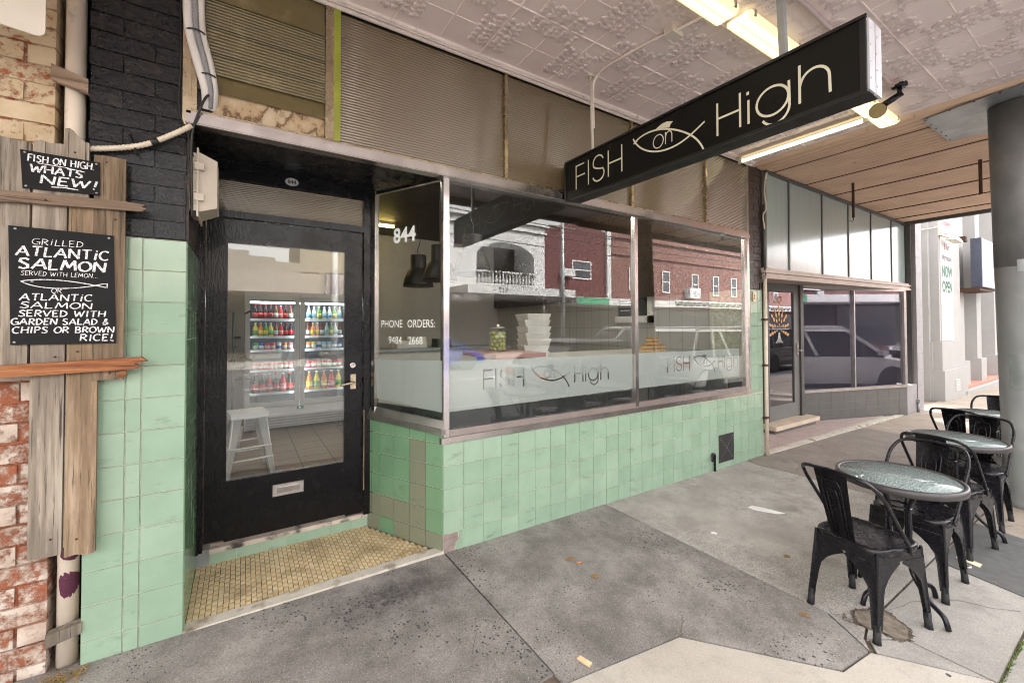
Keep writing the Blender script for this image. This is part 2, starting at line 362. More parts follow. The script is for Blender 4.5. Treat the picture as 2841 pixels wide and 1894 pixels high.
simple('poster', (.5, .495, .48), .6, 0, .02)
simple('text_green', (.02, .13, .085), .6); simple('text_pink', (.25, .03, .07), .6); simple('text_grey', (.06, .05, .06), .6)
simple('front_sign_dark', (.05, .055, .085), .45, 0, .2, 10, dirt=((.3, .28, .28), 14, .72))
simple('front_sign_face', (.38, .38, .42), .4, 0, .04)
simple('deck_red', (.42, .19, .14), .7, 0, .15, 12)
simple('far_white', (.5, .5, .5), .8, 0, .04)
simple('far_beige', (.26, .235, .205), .85, 0, .06)
simple('far_beige_light', (.34, .3, .265), .85, 0, .06)
simple('far_maroon', (.1, .032, .034), .8, 0, .15, 3)
simple('far_red', (.15, .075, .066), .85, 0, .2, 2, dirt=((.55, .42, .38), 3, .62))
simple('far_dark', (.03, .028, .028), .6)
simple('far_glass', (.06, .065, .08), .08)
simple('far_green', (.08, .3, .17), .6)
simple('far_fascia', (.5, .5, .5), .6, 0, .05)
simple('wire', (.02, .02, .02), .6)
simple('car_white', (.55, .55, .55), .22, 0, .02, coat=.6)
simple('car_black', (.02, .02, .025), .2, 0, .1, coat=.7)
simple('car_blue', (.03, .06, .28), .2, 0, .05, coat=.7)
simple('car_grey', (.14, .14, .15), .22, 0, .05, coat=.6)
simple('car_glass', (.015, .017, .02), .05)
simple('car_red', (.35, .015, .015), .2)
simple('tyre', (.02, .02, .02), .8)
simple('alloy', (.35, .35, .36), .3, .8)
simple('grass', (.1, .15, .03), .8, 0, .4, 30)
simple('straw', (.4, .27, .1), .8, 0, .3, 30)
simple('litter_white', (.72, .71, .7), .6)
simple('leaf_tan', (.24, .15, .07), .7, 0, .3, 40)
simple('orange_paint', (.5, .1, .04), .8)
simple('plate_enamel', (.55, .56, .55), .3, 0, .05)
simple('plate_blue', (.08, .3, .5), .3)
# ------------------------------------------------------------------ geometry helpers
def gz(x): return -.0085*(x-1.15)          # the footpath falls gently to the right
class MB:
    def __init__(s): s.b = bmesh.new(); s.lay = s.b.faces.layers.float.new('rnd')
    def face(s, pts, r=0.0):
        f = s.b.faces.new([s.b.verts.new(p) for p in pts]); f[s.lay] = r; return f
    def hexa(s, p, r=0.0, skip=()):
        v = [s.b.verts.new(q) for q in p]
        for k, q in enumerate(((3, 2, 1, 0), (4, 5, 6, 7), (0, 1, 5, 4), (1, 2, 6, 5), (2, 3, 7, 6), (3, 0, 4, 7))):
            if k in skip: continue
            f = s.b.faces.new([v[i] for i in q]); f[s.lay] = r
        return s
    def box(s, x0, x1, y0, y1, z0, z1, r=0.0):
        return s.hexa([(x0, y0, z0), (x1, y0, z0), (x1, y1, z0), (x0, y1, z0), (x0, y0, z1), (x1, y0, z1), (x1, y1, z1), (x0, y1, z1)], r)
    def beam(s, a, b, w, h, up=(0, 0, 1), r=0.0):
        a = Vector(a); b = Vector(b); d = (b-a).normalized(); u = Vector(up)
        if abs(d.dot(u)) > .99: u = Vector((0, 1, 0))
        sx = d.cross(u).normalized()*w/2; uy = sx.cross(d).normalized()*h/2
        return s.hexa([a-sx-uy, a+sx-uy, b+sx-uy, b-sx-uy, a-sx+uy, a+sx+uy, b+sx+uy, b-sx+uy], r)
    def prism(s, poly, off, r=0.0):
        """closed 3-D polygon swept by the vector off"""
        off = Vector(off); a = [s.b.verts.new(p) for p in poly]; c = [s.b.verts.new(Vector(p)+off) for p in poly]; n = len(a)
        fs = [s.b.faces.new(a[::-1]), s.b.faces.new(c)] + [s.b.faces.new((a[i], a[(i+1) % n], c[(i+1) % n], c[i])) for i in range(n)]
        for f in fs: f[s.lay] = r
        return s
    def tube(s, pts, rad, seg=10, cap=True, closed=False, r=0.0):
        pts = [Vector(p) for p in pts]; n = len(pts); rads = rad if isinstance(rad, (list, tuple)) else [rad]*n
        rings = []; prev = None
        for i, p in enumerate(pts):
            if closed: t = pts[(i+1) % n]-pts[i-1]
            else: t = (pts[min(i+1, n-1)]-pts[max(i-1, 0)])
            t.normalize()
            if prev is None:
                u = Vector((0, 0, 1)) if abs(t.z) < .9 else Vector((1, 0, 0)); u = (u-t*u.dot(t)).normalized()
            else:
                u = (prev-t*prev.dot(t)).normalized()
            prev = u; w = t.cross(u)
            rings.append([s.b.verts.new(p+(u*cos(2*pi*k/seg)+w*sin(2*pi*k/seg))*rads[i]) for k in range(seg)])
        for i in range(n if closed else n-1):
            a = rings[i]; c = rings[(i+1) % n]
            for k in range(seg):
                f = s.b.faces.new((a[k], a[(k+1) % seg], c[(k+1) % seg], c[k])); f.smooth = True; f[s.lay] = r
        if cap and not closed:
            s.b.faces.new(rings[0][::-1]); s.b.faces.new(rings[-1])
        return s
    def lathe(s, prof, c=(0, 0, 0), seg=24, axis='z', r=0.0):
        c = Vector(c); rings = []
        for rad, h in prof:
            ring = []
            for k in range(seg):
                a = 2*pi*k/seg; x, y = rad*cos(a), rad*sin(a)
                q = (x, y, h) if axis == 'z' else ((x, h, y) if axis == 'y' else (h, x, y))
                ring.append(s.b.verts.new(c+Vector(q)))
            rings.append(ring)
        for i in range(len(rings)-1):
            for k in range(seg):
                f = s.b.faces.new((rings[i][k], rings[i][(k+1) % seg], rings[i+1][(k+1) % seg], rings[i+1][k])); f.smooth = True; f[s.lay] = r
        for ring, pr in ((rings[0], prof[0]), (rings[-1], prof[-1])):
            if pr[0] > 1e-5: s.b.faces.new(ring)
        return s
    def grid(s, fn, nu, nv, r=0.0, smooth=True):
        v = [[s.b.verts.new(fn(i/nu, j/nv)) for j in range(nv+1)] for i in range(nu+1)]
        for i in range(nu):
            for j in range(nv):
                f = s.b.faces.new((v[i][j], v[i+1][j], v[i+1][j+1], v[i][j+1])); f.smooth = smooth; f[s.lay] = r
        return s
    def ribbon(s, line, w, T, z=0.0, closed=False, brush=None, thick=0.0):
        """flat stroke along a 2-D polyline; T maps (x, y, z) to space"""
        n = len(line); P = [Vector((p[0], p[1], 0)) for p in line]; L = []; Rr = []
        for i in range(n):
            if closed: a, c = P[i-1], P[(i+1) % n]
            else: a, c = P[max(i-1, 0)], P[min(i+1, n-1)]
            d1 = (P[i]-a) if (closed or i) else (c-P[i]); d2 = (c-P[i]) if (closed or i < n-1) else d1
            d1 = d1.normalized() if d1.length > 1e-9 else d2.normalized(); d2 = d2.normalized() if d2.length > 1e-9 else d1
            t = (d1+d2); t = t.normalized() if t.length > 1e-6 else d1
            nn = Vector((-t.y, t.x, 0)); m = max(.55, nn.dot(Vector((-d1.y, d1.x, 0))))
            ww = w if brush is None else brush(t, i, n)
            L.append(T(P[i]+nn*ww/2/m, z)); Rr.append(T(P[i]-nn*ww/2/m, z))
        rng = range(n if closed else n-1)
        lv = [s.b.verts.new(p) for p in L]; rv = [s.b.verts.new(p) for p in Rr]
        for i in rng:
            j = (i+1) % n
            s.b.faces.new((lv[i], rv[i], rv[j], lv[j]))
        return s
    def bevel(s, off, seg=1, ang=30):
        es = [e for e in s.b.edges if len(e.link_faces) == 2 and e.calc_face_angle(0) > R(ang)]
        bmesh.ops.bevel(s.b, geom=es, offset=off, segments=seg, affect='EDGES', profile=.6, clamp_overlap=True); return s
    def jitter(s, a):
        for v in s.b.verts: v.co += Vector((rnd.uniform(-a, a), rnd.uniform(-a, a), rnd.uniform(-a, a)))
        return s
    def mesh(s, name, mats, smooth=None, recalc=True, origin=None):
        if recalc: bmesh.ops.recalc_face_normals(s.b, faces=s.b.faces)
        me = bpy.data.meshes.new(name)
        if origin is not None:
            for v in s.b.verts: v.co -= origin
        s.b.to_mesh(me); s.b.free()
        for m in (mats if isinstance(mats, (list, tuple)) else [mats]): me.materials.append(MT[m])
        if smooth is not None:
            for p in me.polygons: p.use_smooth = True
            me.set_sharp_from_angle(angle=R(smooth))
        return me
def wloc(o):
    v = Vector(o.location)
    while o.parent is not None: o = o.parent; v += Vector(o.location)
    return v
def tag(o, label=None, cat=None, group=None, kind=None):
    if label: o['label'] = label
    if cat: o['category'] = cat
    if group: o['group'] = group
    if kind: o['kind'] = kind
    return o
def empty(name, loc, label, cat, group=None, rz=0.0):
    o = bpy.data.objects.new(name, None); COL.objects.link(o); o.location = loc; o.rotation_euler = (0, 0, rz); o.empty_display_size = .1
    return tag(o, label, cat, group)
def part(name, mb, mat, parent, label=None, smooth=None, local=False, recalc=True):
    """one mesh part under its thing; shapes are given in world metres unless local"""
    org = None if local else wloc(parent)
    o = bpy.data.objects.new(name, mb.mesh(name, mat, smooth, recalc, org)); COL.objects.link(o); o.parent = parent
    if label: o['label'] = label
    return o
def solo(name, mb, mat, label, cat, group=None, kind=None, smooth=None, recalc=True):
    """a thing that is one mesh, its origin at its base"""
    vs = [v.co for v in mb.b.verts]
    org = Vector(((min(v.x for v in vs)+max(v.x for v in vs))/2, (min(v.y for v in vs)+max(v.y for v in vs))/2, min(v.z for v in vs)))
    o = bpy.data.objects.new(name, mb.mesh(name, mat, smooth, recalc, org)); COL.objects.link(o); o.location = org
    return tag(o, label, cat, group, kind)
def struct(name, mb, mat, smooth=None, label=None):
    o = solo(name, mb, mat, label or name.replace('_', ' ')+' of the street', name.replace('_', ' '), None, 'structure', smooth); return o
def copy_tree(o, parent=None):
    c = o.copy(); COL.objects.link(c)
    if parent is not None: c.parent = parent
    for ch in KIDS(o): copy_tree(ch, c)
    return c
def KIDS(o): return [x for x in bpy.data.objects if x.parent == o]
def arc(cx, cy, rx, ry, a0, a1, n=16): return [(cx+rx*cos(R(a0+(a1-a0)*i/n)), cy+ry*sin(R(a0+(a1-a0)*i/n))) for i in range(n+1)]
def bez(p0, p1, p2, p3, n=10):
    return [tuple(((1-t)**3)*a+3*t*(1-t)**2*b_+3*t*t*(1-t)*c+t**3*d for a, b_, c, d in zip(p0, p1, p2, p3)) for t in [i/n for i in range(n+1)]]
def smooth_path(pts, n=6):
    out = []; P = [Vector(p) for p in pts]
    for i in range(len(P)-1):
        a, b_, c, d = P[max(i-1, 0)], P[i], P[i+1], P[min(i+2, len(P)-1)]
        for k in range(n):
            t = k/n; out.append(.5*((2*b_)+(c-a)*t+(2*a-5*b_+4*c-d)*t*t+(3*b_-a-3*c+d)*t**3))
    out.append(P[-1]); return out
def rounded(pts, rad, n=5):
    """polyline with its inner corners rounded"""
    P = [Vector(p) for p in pts]; out = [P[0]]
    for i in range(1, len(P)-1):
        a = (P[i-1]-P[i]); c = (P[i+1]-P[i]); r_ = min(rad, a.length*.45, c.length*.45)
        p0 = P[i]+a.normalized()*r_; p2 = P[i]+c.normalized()*r_
        for k in range(n+1):
            t = k/n; out.append(p0*(1-t)**2+P[i]*2*t*(1-t)+p2*t*t)
    out.append(P[-1]); return out
def plane_T(o, r, u):
    o, r, u = Vector(o), Vector(r).normalized(), Vector(u).normalized(); n = r.cross(u)
    return lambda p, z=0.0: o+r*p[0]+u*p[1]+n*z
_DG = None
def text_mb(txt, size, T, align='LEFT', z=0.0, sx=1.0, bold=0.0, thick=.0015, spacing=1.0):
    """printed lettering as thin raised mesh"""
    cu = bpy.data.curves.new('t', 'FONT'); cu.body = txt; cu.size = size; cu.align_x = align; cu.offset = bold; cu.space_character = spacing
    cu.resolution_u = 3
    o = bpy.data.objects.new('t', cu); COL.objects.link(o)
    dg = bpy.context.evaluated_depsgraph_get(); me = bpy.data.meshes.new_from_object(o.evaluated_get(dg))
    mb = MB(); vs = [mb.b.verts.new(T(Vector((v.co.x*sx, v.co.y, 0)), z)) for v in me.vertices]
    for p in me.polygons:
        try: mb.b.faces.new([vs[i] for i in p.vertices])
        except Exception: pass
    bpy.data.objects.remove(o); bpy.data.curves.remove(cu); bpy.data.meshes.remove(me)
    return mb
def merge(a, b_):
    me = bpy.data.meshes.new('tmp'); b_.b.to_mesh(me); b_.b.free(); a.b.from_mesh(me); bpy.data.meshes.remove(me); return a
# stroke alphabet for brush lettering (unit height)
GL = {
 'A': (.8, [[(0, 0), (.42, 1)], [(.42, 1), (.8, 0)], [(.15, .36), (.68, .36)]]),
 'B': (.62, [[(.08, 0), (.08, 1)], [(0, 1), (.4, .98), (.55, .78), (.4, .56), (.1, .52)], [(.1, .52), (.5, .46), (.62, .25), (.45, .03), (0, 0)]]),
 'C': (.68, [arc(.38, .5, .38, .5, 50, 310, 12)]),
 'D': (.68, [[(.08, 0), (.08, 1)], [(0, 1), (.35, .96), (.62, .72), (.66, .42), (.45, .08), (0, 0)]]),
 'E': (.55, [[(.06, 0), (.06, 1)], [(0, 1), (.55, 1)], [(.06, .52), (.45, .54)], [(0, 0), (.55, .02)]]),
 'F': (.55, [[(.06, 0), (.06, 1)], [(0, 1), (.55, 1.02)], [(.06, .52), (.45, .55)]]),
 'G': (.74, [arc(.4, .5, .4, .5, 55, 300, 12), [(.72, 0.0), (.72, .42), (.42, .42)]]),
 'H': (.72, [[(.06, 0), (.06, 1)], [(.68, 0), (.68, 1)], [(.06, .5), (.68, .53)]]),
 'I': (.3, [[(.15, 0), (.15, 1)]]),
 'i': (.3, [[(.13, 0), (.17, .75)], [(.14, .93), (.22, 1.0)]]),
 'L': (.55, [[(.06, 1), (.06, 0)], [(.0, 0), (.55, .04)]]),
 'M': (.92, [[(.04, 0), (.16, 1)], [(.16, 1), (.46, .25)], [(.46, .25), (.76, 1)], [(.76, 1), (.9, 0)]]),
 'N': (.76, [[(.06, 0), (.06, 1)], [(.06, 1), (.7, 0)], [(.7, 0), (.72, 1)]]),
 'O': (.74, [arc(.37, .5, .37, .48, 90, 450, 16)]),
 'P': (.6, [[(.07, 0), (.07, 1)], [(0, 1), (.4, .98), (.58, .74), (.42, .5), (.07, .45)]]),
 'R': (.66, [[(.07, 0), (.07, 1)], [(0, 1), (.4, .98), (.58, .76), (.42, .54), (.07, .48)], [(.25, .48), (.66, 0)]]),
 'S': (.58, [[(.55, .88), (.35, 1), (.1, .92), (.06, .7), (.28, .54), (.5, .38), (.52, .14), (.28, 0), (.0, .12)]]),
 'T': (.66, [[(.33, 0), (.33, 1)], [(0, .98), (.66, 1.02)]]),
 'V': (.72, [[(0, 1), (.34, 0)], [(.34, 0), (.72, 1)]]),
 'W': (1.0, [[(0, 1), (.24, 0)], [(.24, 0), (.5, .8)], [(.5, .8), (.72, 0)], [(.72, 0), (1, 1)]]),
 '&': (.7, [[(.68, .05), (.2, .7), (.25, .98), (.42, .95), (.42, .75), (.08, .35), (.15, .04), (.42, .04), (.66, .42)]]),
 '!': (.26, [[(.16, .32), (.2, 1.05)], [(.1, 0), (.16, .1)]]),
 '.': (.2, [[(.06, 0), (.12, .08)]]), ' ': (.38, []),
}
def brush_text(mb, txt, x, y, h, T, width=None, thick=.19, thin=.1, slant=.08, z0=.0, gap=.16):
    tot = sum(GL[c][0]+gap for c in txt)-gap; k = 1.0 if width is None else width/(tot*h)
    cx = x; zi = 0
    for c in txt:
        w, strokes = GL[c]
        dy = rnd.uniform(-.03, .03)*h; sl = slant+rnd.uniform(-.05, .05)
        for st in strokes:
            zi += 1
            def br(t, i, n, h=h):
                d = abs(t.y*.8-t.x*.25); taper = 1.0 if n > 2 else (1.06 if i == 0 else .9)
                return h*(thin+(thick-thin)*min(1, d*1.25))*taper
            line = [(cx+(px+py*sl)*h*k, y+dy+py*h) for px, py in st]
            if len(line) == 2: line = [line[0], ((line[0][0]+line[1][0])/2+rnd.uniform(-.01, .01)*h, (line[0][1]+line[1][1])/2), line[1]]
            mb.ribbon(line, 0, T, z0+.00012*(zi % 7), brush=br)
        cx += (w+gap)*h*k
# ------------------------------------------------------------------ the fish emblem and thin lettering used on sign and window
def emblem_strokes():
    """strokes (points, width, closed) in sign metres: u along the sign, v up from the lower letter line"""
    o = []
    ln = lambda *p: [tuple(q) for q in p]
    W1 = .0115
    # FISH
    o += [(ln((.178, .0), (.178, .187)), W1, 0), (ln((.178, .181), (.272, .181)), W1, 0), (ln((.178, .098), (.279, .098)), W1, 0)]
    o += [(ln((.318, 0), (.318, .187)), W1, 0)]
    o += [(arc(.422, .138, .052, .049, 15, 215, 14)+[(.4, .098), (.44, .085)]+arc(.423, .05, .058, .05, 40, -165, 14), W1, 0)]
    o += [(ln((.523, 0), (.523, .187)), W1, 0), (ln((.65, 0), (.65, .187)), W1, 0), (ln((.523, .093), (.65, .093)), W1, 0)]
    # fish outline: two crossing curves, fin, tail
    o += [(bez((.755, .150), (.84, .212), (1.02, .185), (1.179, .053), 18)+bez((1.179, .053), (1.212, .024), (1.242, -.015), (1.259, -.059), 6)[1:], .0105, 0)]
    o += [(bez((.752, .186), (.81, .06), (1.0, -.022), (1.179, .053), 18)+bez((1.179, .053), (1.21, .067), (1.24, .082), (1.268, .096), 6)[1:], .0105, 0)]
    # on
    o += [(arc(.952, .098, .038, .041, 0, 360, 22)[:-1], .007, 1)]
    o += [(ln((1.006, .06), (1.006, .135)), .007, 0), ([(1.006, .1)]+arc(1.03, .105, .022, .028, 160, 0, 8)+[(1.052, .06)], .007, 0)]
    # High
    o += [(ln((1.343, -.015), (1.343, .165)), W1, 0), (ln((1.468, -.015), (1.468, .165)), W1, 0), (ln((1.343, .078), (1.468, .078)), W1, 0)]
    o += [(ln((1.511, -.015), (1.511, .108)), W1, 0), (ln((1.508, .135), (1.508, .152)), W1*1.2, 0)]
    o += [(arc(1.626, .053, .074, .07, 0, 360, 30)[:-1], W1, 1)]
    o += [([(1.702, .118), (1.704, .02)]+arc(1.638, .005, .066, .07, 10, -150, 12), W1, 0)]
    o += [(ln((1.747, -.015), (1.747, .165)), W1, 0), ([(1.747, .06)]+arc(1.808, .062, .058, .062, 165, 0, 14)+[(1.868, -.015)], W1, 0)]
    return o
FIN = [(.925, .176), (.955, .188), (.985, .197), (1.02, .196), (1.063, .180), (1.046, .17), (1.036, .152), (.985, .168)]
# ================================================================== THE GROUND
def slab(name, poly, mat, label=None, dz=0.0):
    mb = MB(); mb.prism([(x, y, gz(x)+dz) for x, y in poly], (0, 0, -.05)); return struct(name, mb, mat, None, label)
mb = MB(); mb.box(-60, 90, -3.28, 60, -1.5, -.9); struct('ground', mb, 'joint_dirt')
mb = MB(); mb.hexa([(-9, -3.28, gz(-9)-.3), (90, -3.28, gz(90)-.3), (90, 4, gz(90)-.3), (-9, 4, gz(-9)-.3), (-9, -3.28, gz(-9)-.012), (90, -3.28, gz(90)-.012), (90, 4, gz(90)-.012), (-9, 4, gz(-9)-.012)])
struct('footpath_bed', mb, 'joint_dirt', None, 'brown dirt bed showing in the footpath joints')
g = .004
slab('footpath', [(-9, -1.35), (1.165-g, -1.17), (1.155-g, .0), (1.15-g, .02), (-9, .02)], 'paving_dark', 'dark worn concrete footpath in front of the doorway')
slab('footpath', [(1.165+g, -1.235), (1.83, -1.322), (2.262, -1.842), (2.505, -1.865), (2.653-g, -1.64), (2.653-g, .02), (1.16+g, .02)], 'paving_dark', 'dark footpath slab with black stones under the window')
slab('footpath', [(-9, -1.36), (1.165, -1.243), (1.824, -1.332), (2.256, -1.855), (2.5, -1.878), (2.745, -2.22), (2.745, -3.1), (-9, -3.1)], 'paving_cream', 'pale cream footpath slab nearest the road')
slab('footpath', [(2.653+g, .02), (2.653+g, -1.63), (2.735, -1.783), (3.98, -1.783), (4.9-g, -1.80), (4.9-g, .02)], 'paving_mid', 'mid grey footpath slab in front of the window')
slab('footpath', [(2.73, -1.80), (3.9, -1.797), (3.9, -2.235), (2.757, -2.235), (2.757, -1.93), (2.60, -1.83)], 'paving_pale', 'pale footpath slab under the chairs')
slab('footpath', [(2.655, -1.655), (2.72, -1.79), (2.59, -1.82), (2.512, -1.868)], 'paving_mid', 'small footpath piece by the broken patch')
slab('footpath', [(2.525, -1.892), (2.598, -1.845), (2.747, -1.94), (2.747, -2.215)], 'paving_pale', 'small pale wedge of footpath beside the nearest chair leg')
slab('footpath', [(2.757, -2.247), (9, -2.247), (9, -3.1), (2.757, -3.1)], 'paving_pale', 'pale strip of footpath along the kerb')
slab('footpath', [(4.9+g, .02), (4.9+g, -1.80), (8.1-g, -1.80), (8.1-g, .02)], 'paving_brown', 'brownish footpath slab before the grey shop')
slab('footpath', [(3.912, -1.797), (4.9, -1.812), (8.1-g, -1.812), (8.1-g, -2.235), (3.912, -2.235)], 'paving_tan', 'tan broken footpath around the column')
for i in range(9):
    x0 = 8.1+i*2.2+g; slab('footpath', [(x0, .6), (x0, -2.235), (x0+2.2-2*g, -2.235), (x0+2.2-2*g, .6)], 'paving_tan', 'tan footpath slabs further down the street')
slab('footpath', [(9.01, -2.247), (90, -2.247), (90, -3.1), (9.01, -3.1)], 'paving_tan', 'tan strip along the kerb further down the street')
slab('footpath', [(27.95, .6), (27.95, -2.235), (90, -2.235), (90, .6)], 'paving_tan', 'tan footpath far down the street')
mb = MB(); mb.hexa([(-60, -3.3, -1), (90, -3.3, -1), (90, -3.11, -1), (-60, -3.11, -1), (-60, -3.3, gz(-60)), (90, -3.3, gz(90)), (90, -3.11, gz(90)), (-60, -3.11, gz(-60))]); mb.bevel(.02, 2); struct('kerb', mb, 'kerb_stone')
mb = MB(); mb.box(-120, 160, -16.7, -3.3, -1, -.24); struct('road', mb, 'asphalt')
mb = MB()
for x in range(-30, 70, 6): mb.box(x, x+3, -10.06, -9.94, -.238, -.234)
mb.box(-60, 90, -5.75, -5.67, -.238, -.234); mb.box(-60, 90, -14.4, -14.32, -.238, -.234)
struct('road_marking', mb, 'road_paint')
mb = MB(); mb.box(-120, 160, -60, -16.7, -1, -.1); struct('far_footpath', mb, 'paving_mid')
def crack(pts, w, label):
    mb = MB(); L = []
    for a, b_ in zip(pts, pts[1:]):
        for k in range(6):
            t = k/6; L.append((a[0]+(b_[0]-a[0])*t+rnd.uniform(-.012, .012), a[1]+(b_[1]-a[1])*t+rnd.uniform(-.012, .012)))
    L.append(pts[-1]); mb.ribbon(L, w, lambda p, z=0: Vector((p[0], p[1], gz(p[0])+.0015)), 0, brush=lambda t, i, n: w*rnd.uniform(.3, 1.2)); struct('footpath_crack', mb, 'joint_dirt', None, label)
crack([(2.85, -1.79), (3.3, -1.9), (3.55, -2.2)], .004, 'fine crack in the pale slab under the tables')
crack([(4.6, -1.83), (5.0, -1.95), (5.3, -2.15)], .007, 'crack in the tan footpath near the column')
crack([(4.2, -1.85), (4.7, -2.0), (4.95, -2.2)], .005, 'crooked crack in the tan footpath beside the pit lid')
crack([(1.83, -1.33), (1.90, -1.28), (1.97, -1.25)], .005, 'short crack at the corner of the cream slab')
crack([(1.02, -.02), (.95, -.3), (1.08, -.62), (.9, -.9)], .003, 'hairline crack in the dark footpath before the door')
crack([(2.69, -1.77), (2.66, -1.72), (2.72, -1.70)], .012, 'dirt filled break beside the round patch')
# broken patch where a post once stood, the utility pit lid, the round cover
mb = MB(); cx, cy = 2.80, -1.83
for i in range(26):
    a = 2*pi*i/26; rr = .105*(1+.12*sin(3*a+1)+.08*sin(5*a))
    a2 = 2*pi*(i+1)/26; r2 = .105*(1+.12*sin(3*a2+1)+.08*sin(5*a2))
    z = gz(cx)+.004
    mb.face([(cx, cy, z-.0), (cx+rr*cos(a), cy+rr*sin(a), z), (cx+r2*cos(a2), cy+r2*sin(a2), z)])
ring = [(cx+.112*(1+.12*sin(3*a+1)+.08*sin(5*a))*cos(a), cy+.112*(1+.12*sin(3*a+1)+.08*sin(5*a))*sin(a)) for a in [2*pi*i/30 for i in range(31)]]
struct('footpath_patch', mb, 'broken_concrete', None, 'crumbled round patch in the footpath under the nearest chair')
r = empty('pit_lid', (4.05, -1.98, gz(4.05)), 'grey rectangular utility pit lid with a yellow marker plate', 'pit lid')
mb = MB(); mb.prism([(3.86, -1.815, gz(3.86)+.006), (3.75, -2.22, gz(3.8)+.006), (4.75, -2.22, gz(4.75)+.006), (4.85, -1.815, gz(4.8)+.006)][::-1], (0, 0, -.03)); part('lid', mb, 'pit_lid', r)
mb = MB(); mb.prism([(4.0, -1.87, gz(4)+.008), (3.965, -1.985, gz(4)+.008), (4.03, -1.985, gz(4)+.008), (4.065, -1.87, gz(4)+.008)][::-1], (0, 0, .002)); part('marker_plate', mb, 'letter_cream', r)
mb = MB(); mb.lathe([(.028, 0), (.028, .003), (.018, .004)], (3.92, -1.93, gz(3.92)+.0065), 16); part('lifting_hole', mb, 'alu_dull', r)
mb = MB(); mb.lathe([(.235, 0), (.235, .006), (.222, .007), (.0, .007)], (5.1, -.2, gz(5.1)-.002), 40); tag(solo('access_cover', mb, 'paving_brown', 'round concrete access cover beside the beige downpipe', 'cover'))

crack(ring, .016, 'dirt filled rim of the broken round patch')
# ================================================================== THE FISH SHOP BUILDING
shop = empty('shop_building', (1.147, 0, 0), 'fish shop building with green tiled front, corner window and recessed black door', 'shop')
TS = .1525
def tiles(mb, x0, x1, z0, z1, T, ph=0.0, zph=0.0, odd=None, cut=None):
    """bevelled tiles on a plane; T maps (u, v, depth)"""
    gw = .0015; nx = int((x1-x0)/TS)+3; nz = int((z1-z0)/TS)+3
    for i in range(-1, nx):
        for j in range(-1, nz):
            a0 = max(x0, x0+ph+i*TS); a1 = min(x1, x0+ph+(i+1)*TS); b0 = max(z0, z0+zph+j*TS); b1 = min(z1, z0+zph+(j+1)*TS)
            if a1-a0 < .012 or b1-b0 < .012: continue
            if cut and cut(a0, a1, b0, b1): continue
            r_ = rnd.random()*.9
            if odd: r_ = odd((a0+a1)/2, (b0+b1)/2, r_)
            e = .0018; tl = rnd.uniform(-.0006, .0006); t2 = rnd.uniform(-.0006, .0006)
            o = [(a0+gw, b0+gw), (a1-gw, b0+gw), (a1-gw, b1-gw), (a0+gw, b1-gw)]
            q = [(a0+gw+e, b0+gw+e), (a1-gw-e, b0+gw+e), (a1-gw-e, b1-gw-e), (a0+gw+e, b1-gw-e)]
            V0 = [mb.b.verts.new(T(p, 0)) for p in o]; V1 = [mb.b.verts.new(T(p, .004+tl*s1+t2*s2)) for p, s1, s2 in zip(q, (1, -1, -1, 1), (1, 1, -1, -1))]
            f = mb.b.faces.new(V1); f[mb.lay] = r_
            for k in range(4):
                f = mb.b.faces.new((V0[k], V0[(k+1) % 4], V1[(k+1) % 4], V1[k])); f[mb.lay] = r_
# --- stall riser under the window
RD = Vector((-.335, .663, 0)).normalized(); RL = .742     # the return wall runs back to the door frame
mb = MB(); mb.hexa([(1.15, .004, -.2), (5.31, .004, -.25), (5.31, .12, -.25), (1.15, .12, -.2), (1.15, .004, .742), (5.31, .004, .742), (5.31, .12, .742), (1.15, .12, .742)])
wall = part('stall_riser', mb, 'grout', shop)
TF = lambda p, z=0.0: Vector((p[0], .003-z, p[1]+(gz(p[0])*.55)))
def chip(a0, a1, b0, b1): return a0 < 1.16 and b1 < .13
mb = MB(); tiles(mb, 1.147, 5.30, -.06, .738, TF, 0, .029, None, chip); part('wall_tiles', mb, 'green_tile', wall)
mb = MB(); mb.prism([TF((x, z), .002) for x, z in ((1.149, -.03), (1.235, -.03), (1.24, .05), (1.262, .065), (1.252, .12), (1.2, .116), (1.172, .122), (1.149, .148))], (0, .01, 0)); mb.jitter(.001); part('broken_tile_patch', mb, 'raw_cement', wall)
mb = MB(); mb.prism([TF((x, z), .003) for x, z in ((1.243, -.03), (1.293, -.03), (1.293, .125), (1.262, .122), (1.27, .06), (1.248, .047))], (0, .006, 0)); part('tile_shard', mb, 'green_tile', wall)
# return
n_ = Vector((RD.y, -RD.x, 0))
TRt = lambda p, z=0.0: Vector((1.147, 0, 0))+RD*(RL-p[0])-n_*z+Vector((0, 0, p[1]))
mb = MB(); mb.prism([TRt((0, -.2), -.003), TRt((RL, -.2), -.003), TRt((RL, .85), -.003), TRt((0, .85), -.003)], n_*.06); part('return_wall', mb, 'grout', shop)
def oddf(u, v, r_):
    i = int((RL-u)/TS); j = int((v+.1)/TS)
    if v < .19: return 2.0 if (i+j) % 4 else r_
    if v < .34 and i in (2, 3, 4, 1): return 2.0
    if i == 1 and v < .66: return 2.0
    return r_
mb = MB(); tiles(mb, 0, RL, .0, .84, TRt, .13, -.03, oddf); part('return_tiles', mb, 'green_tile_return', shop)
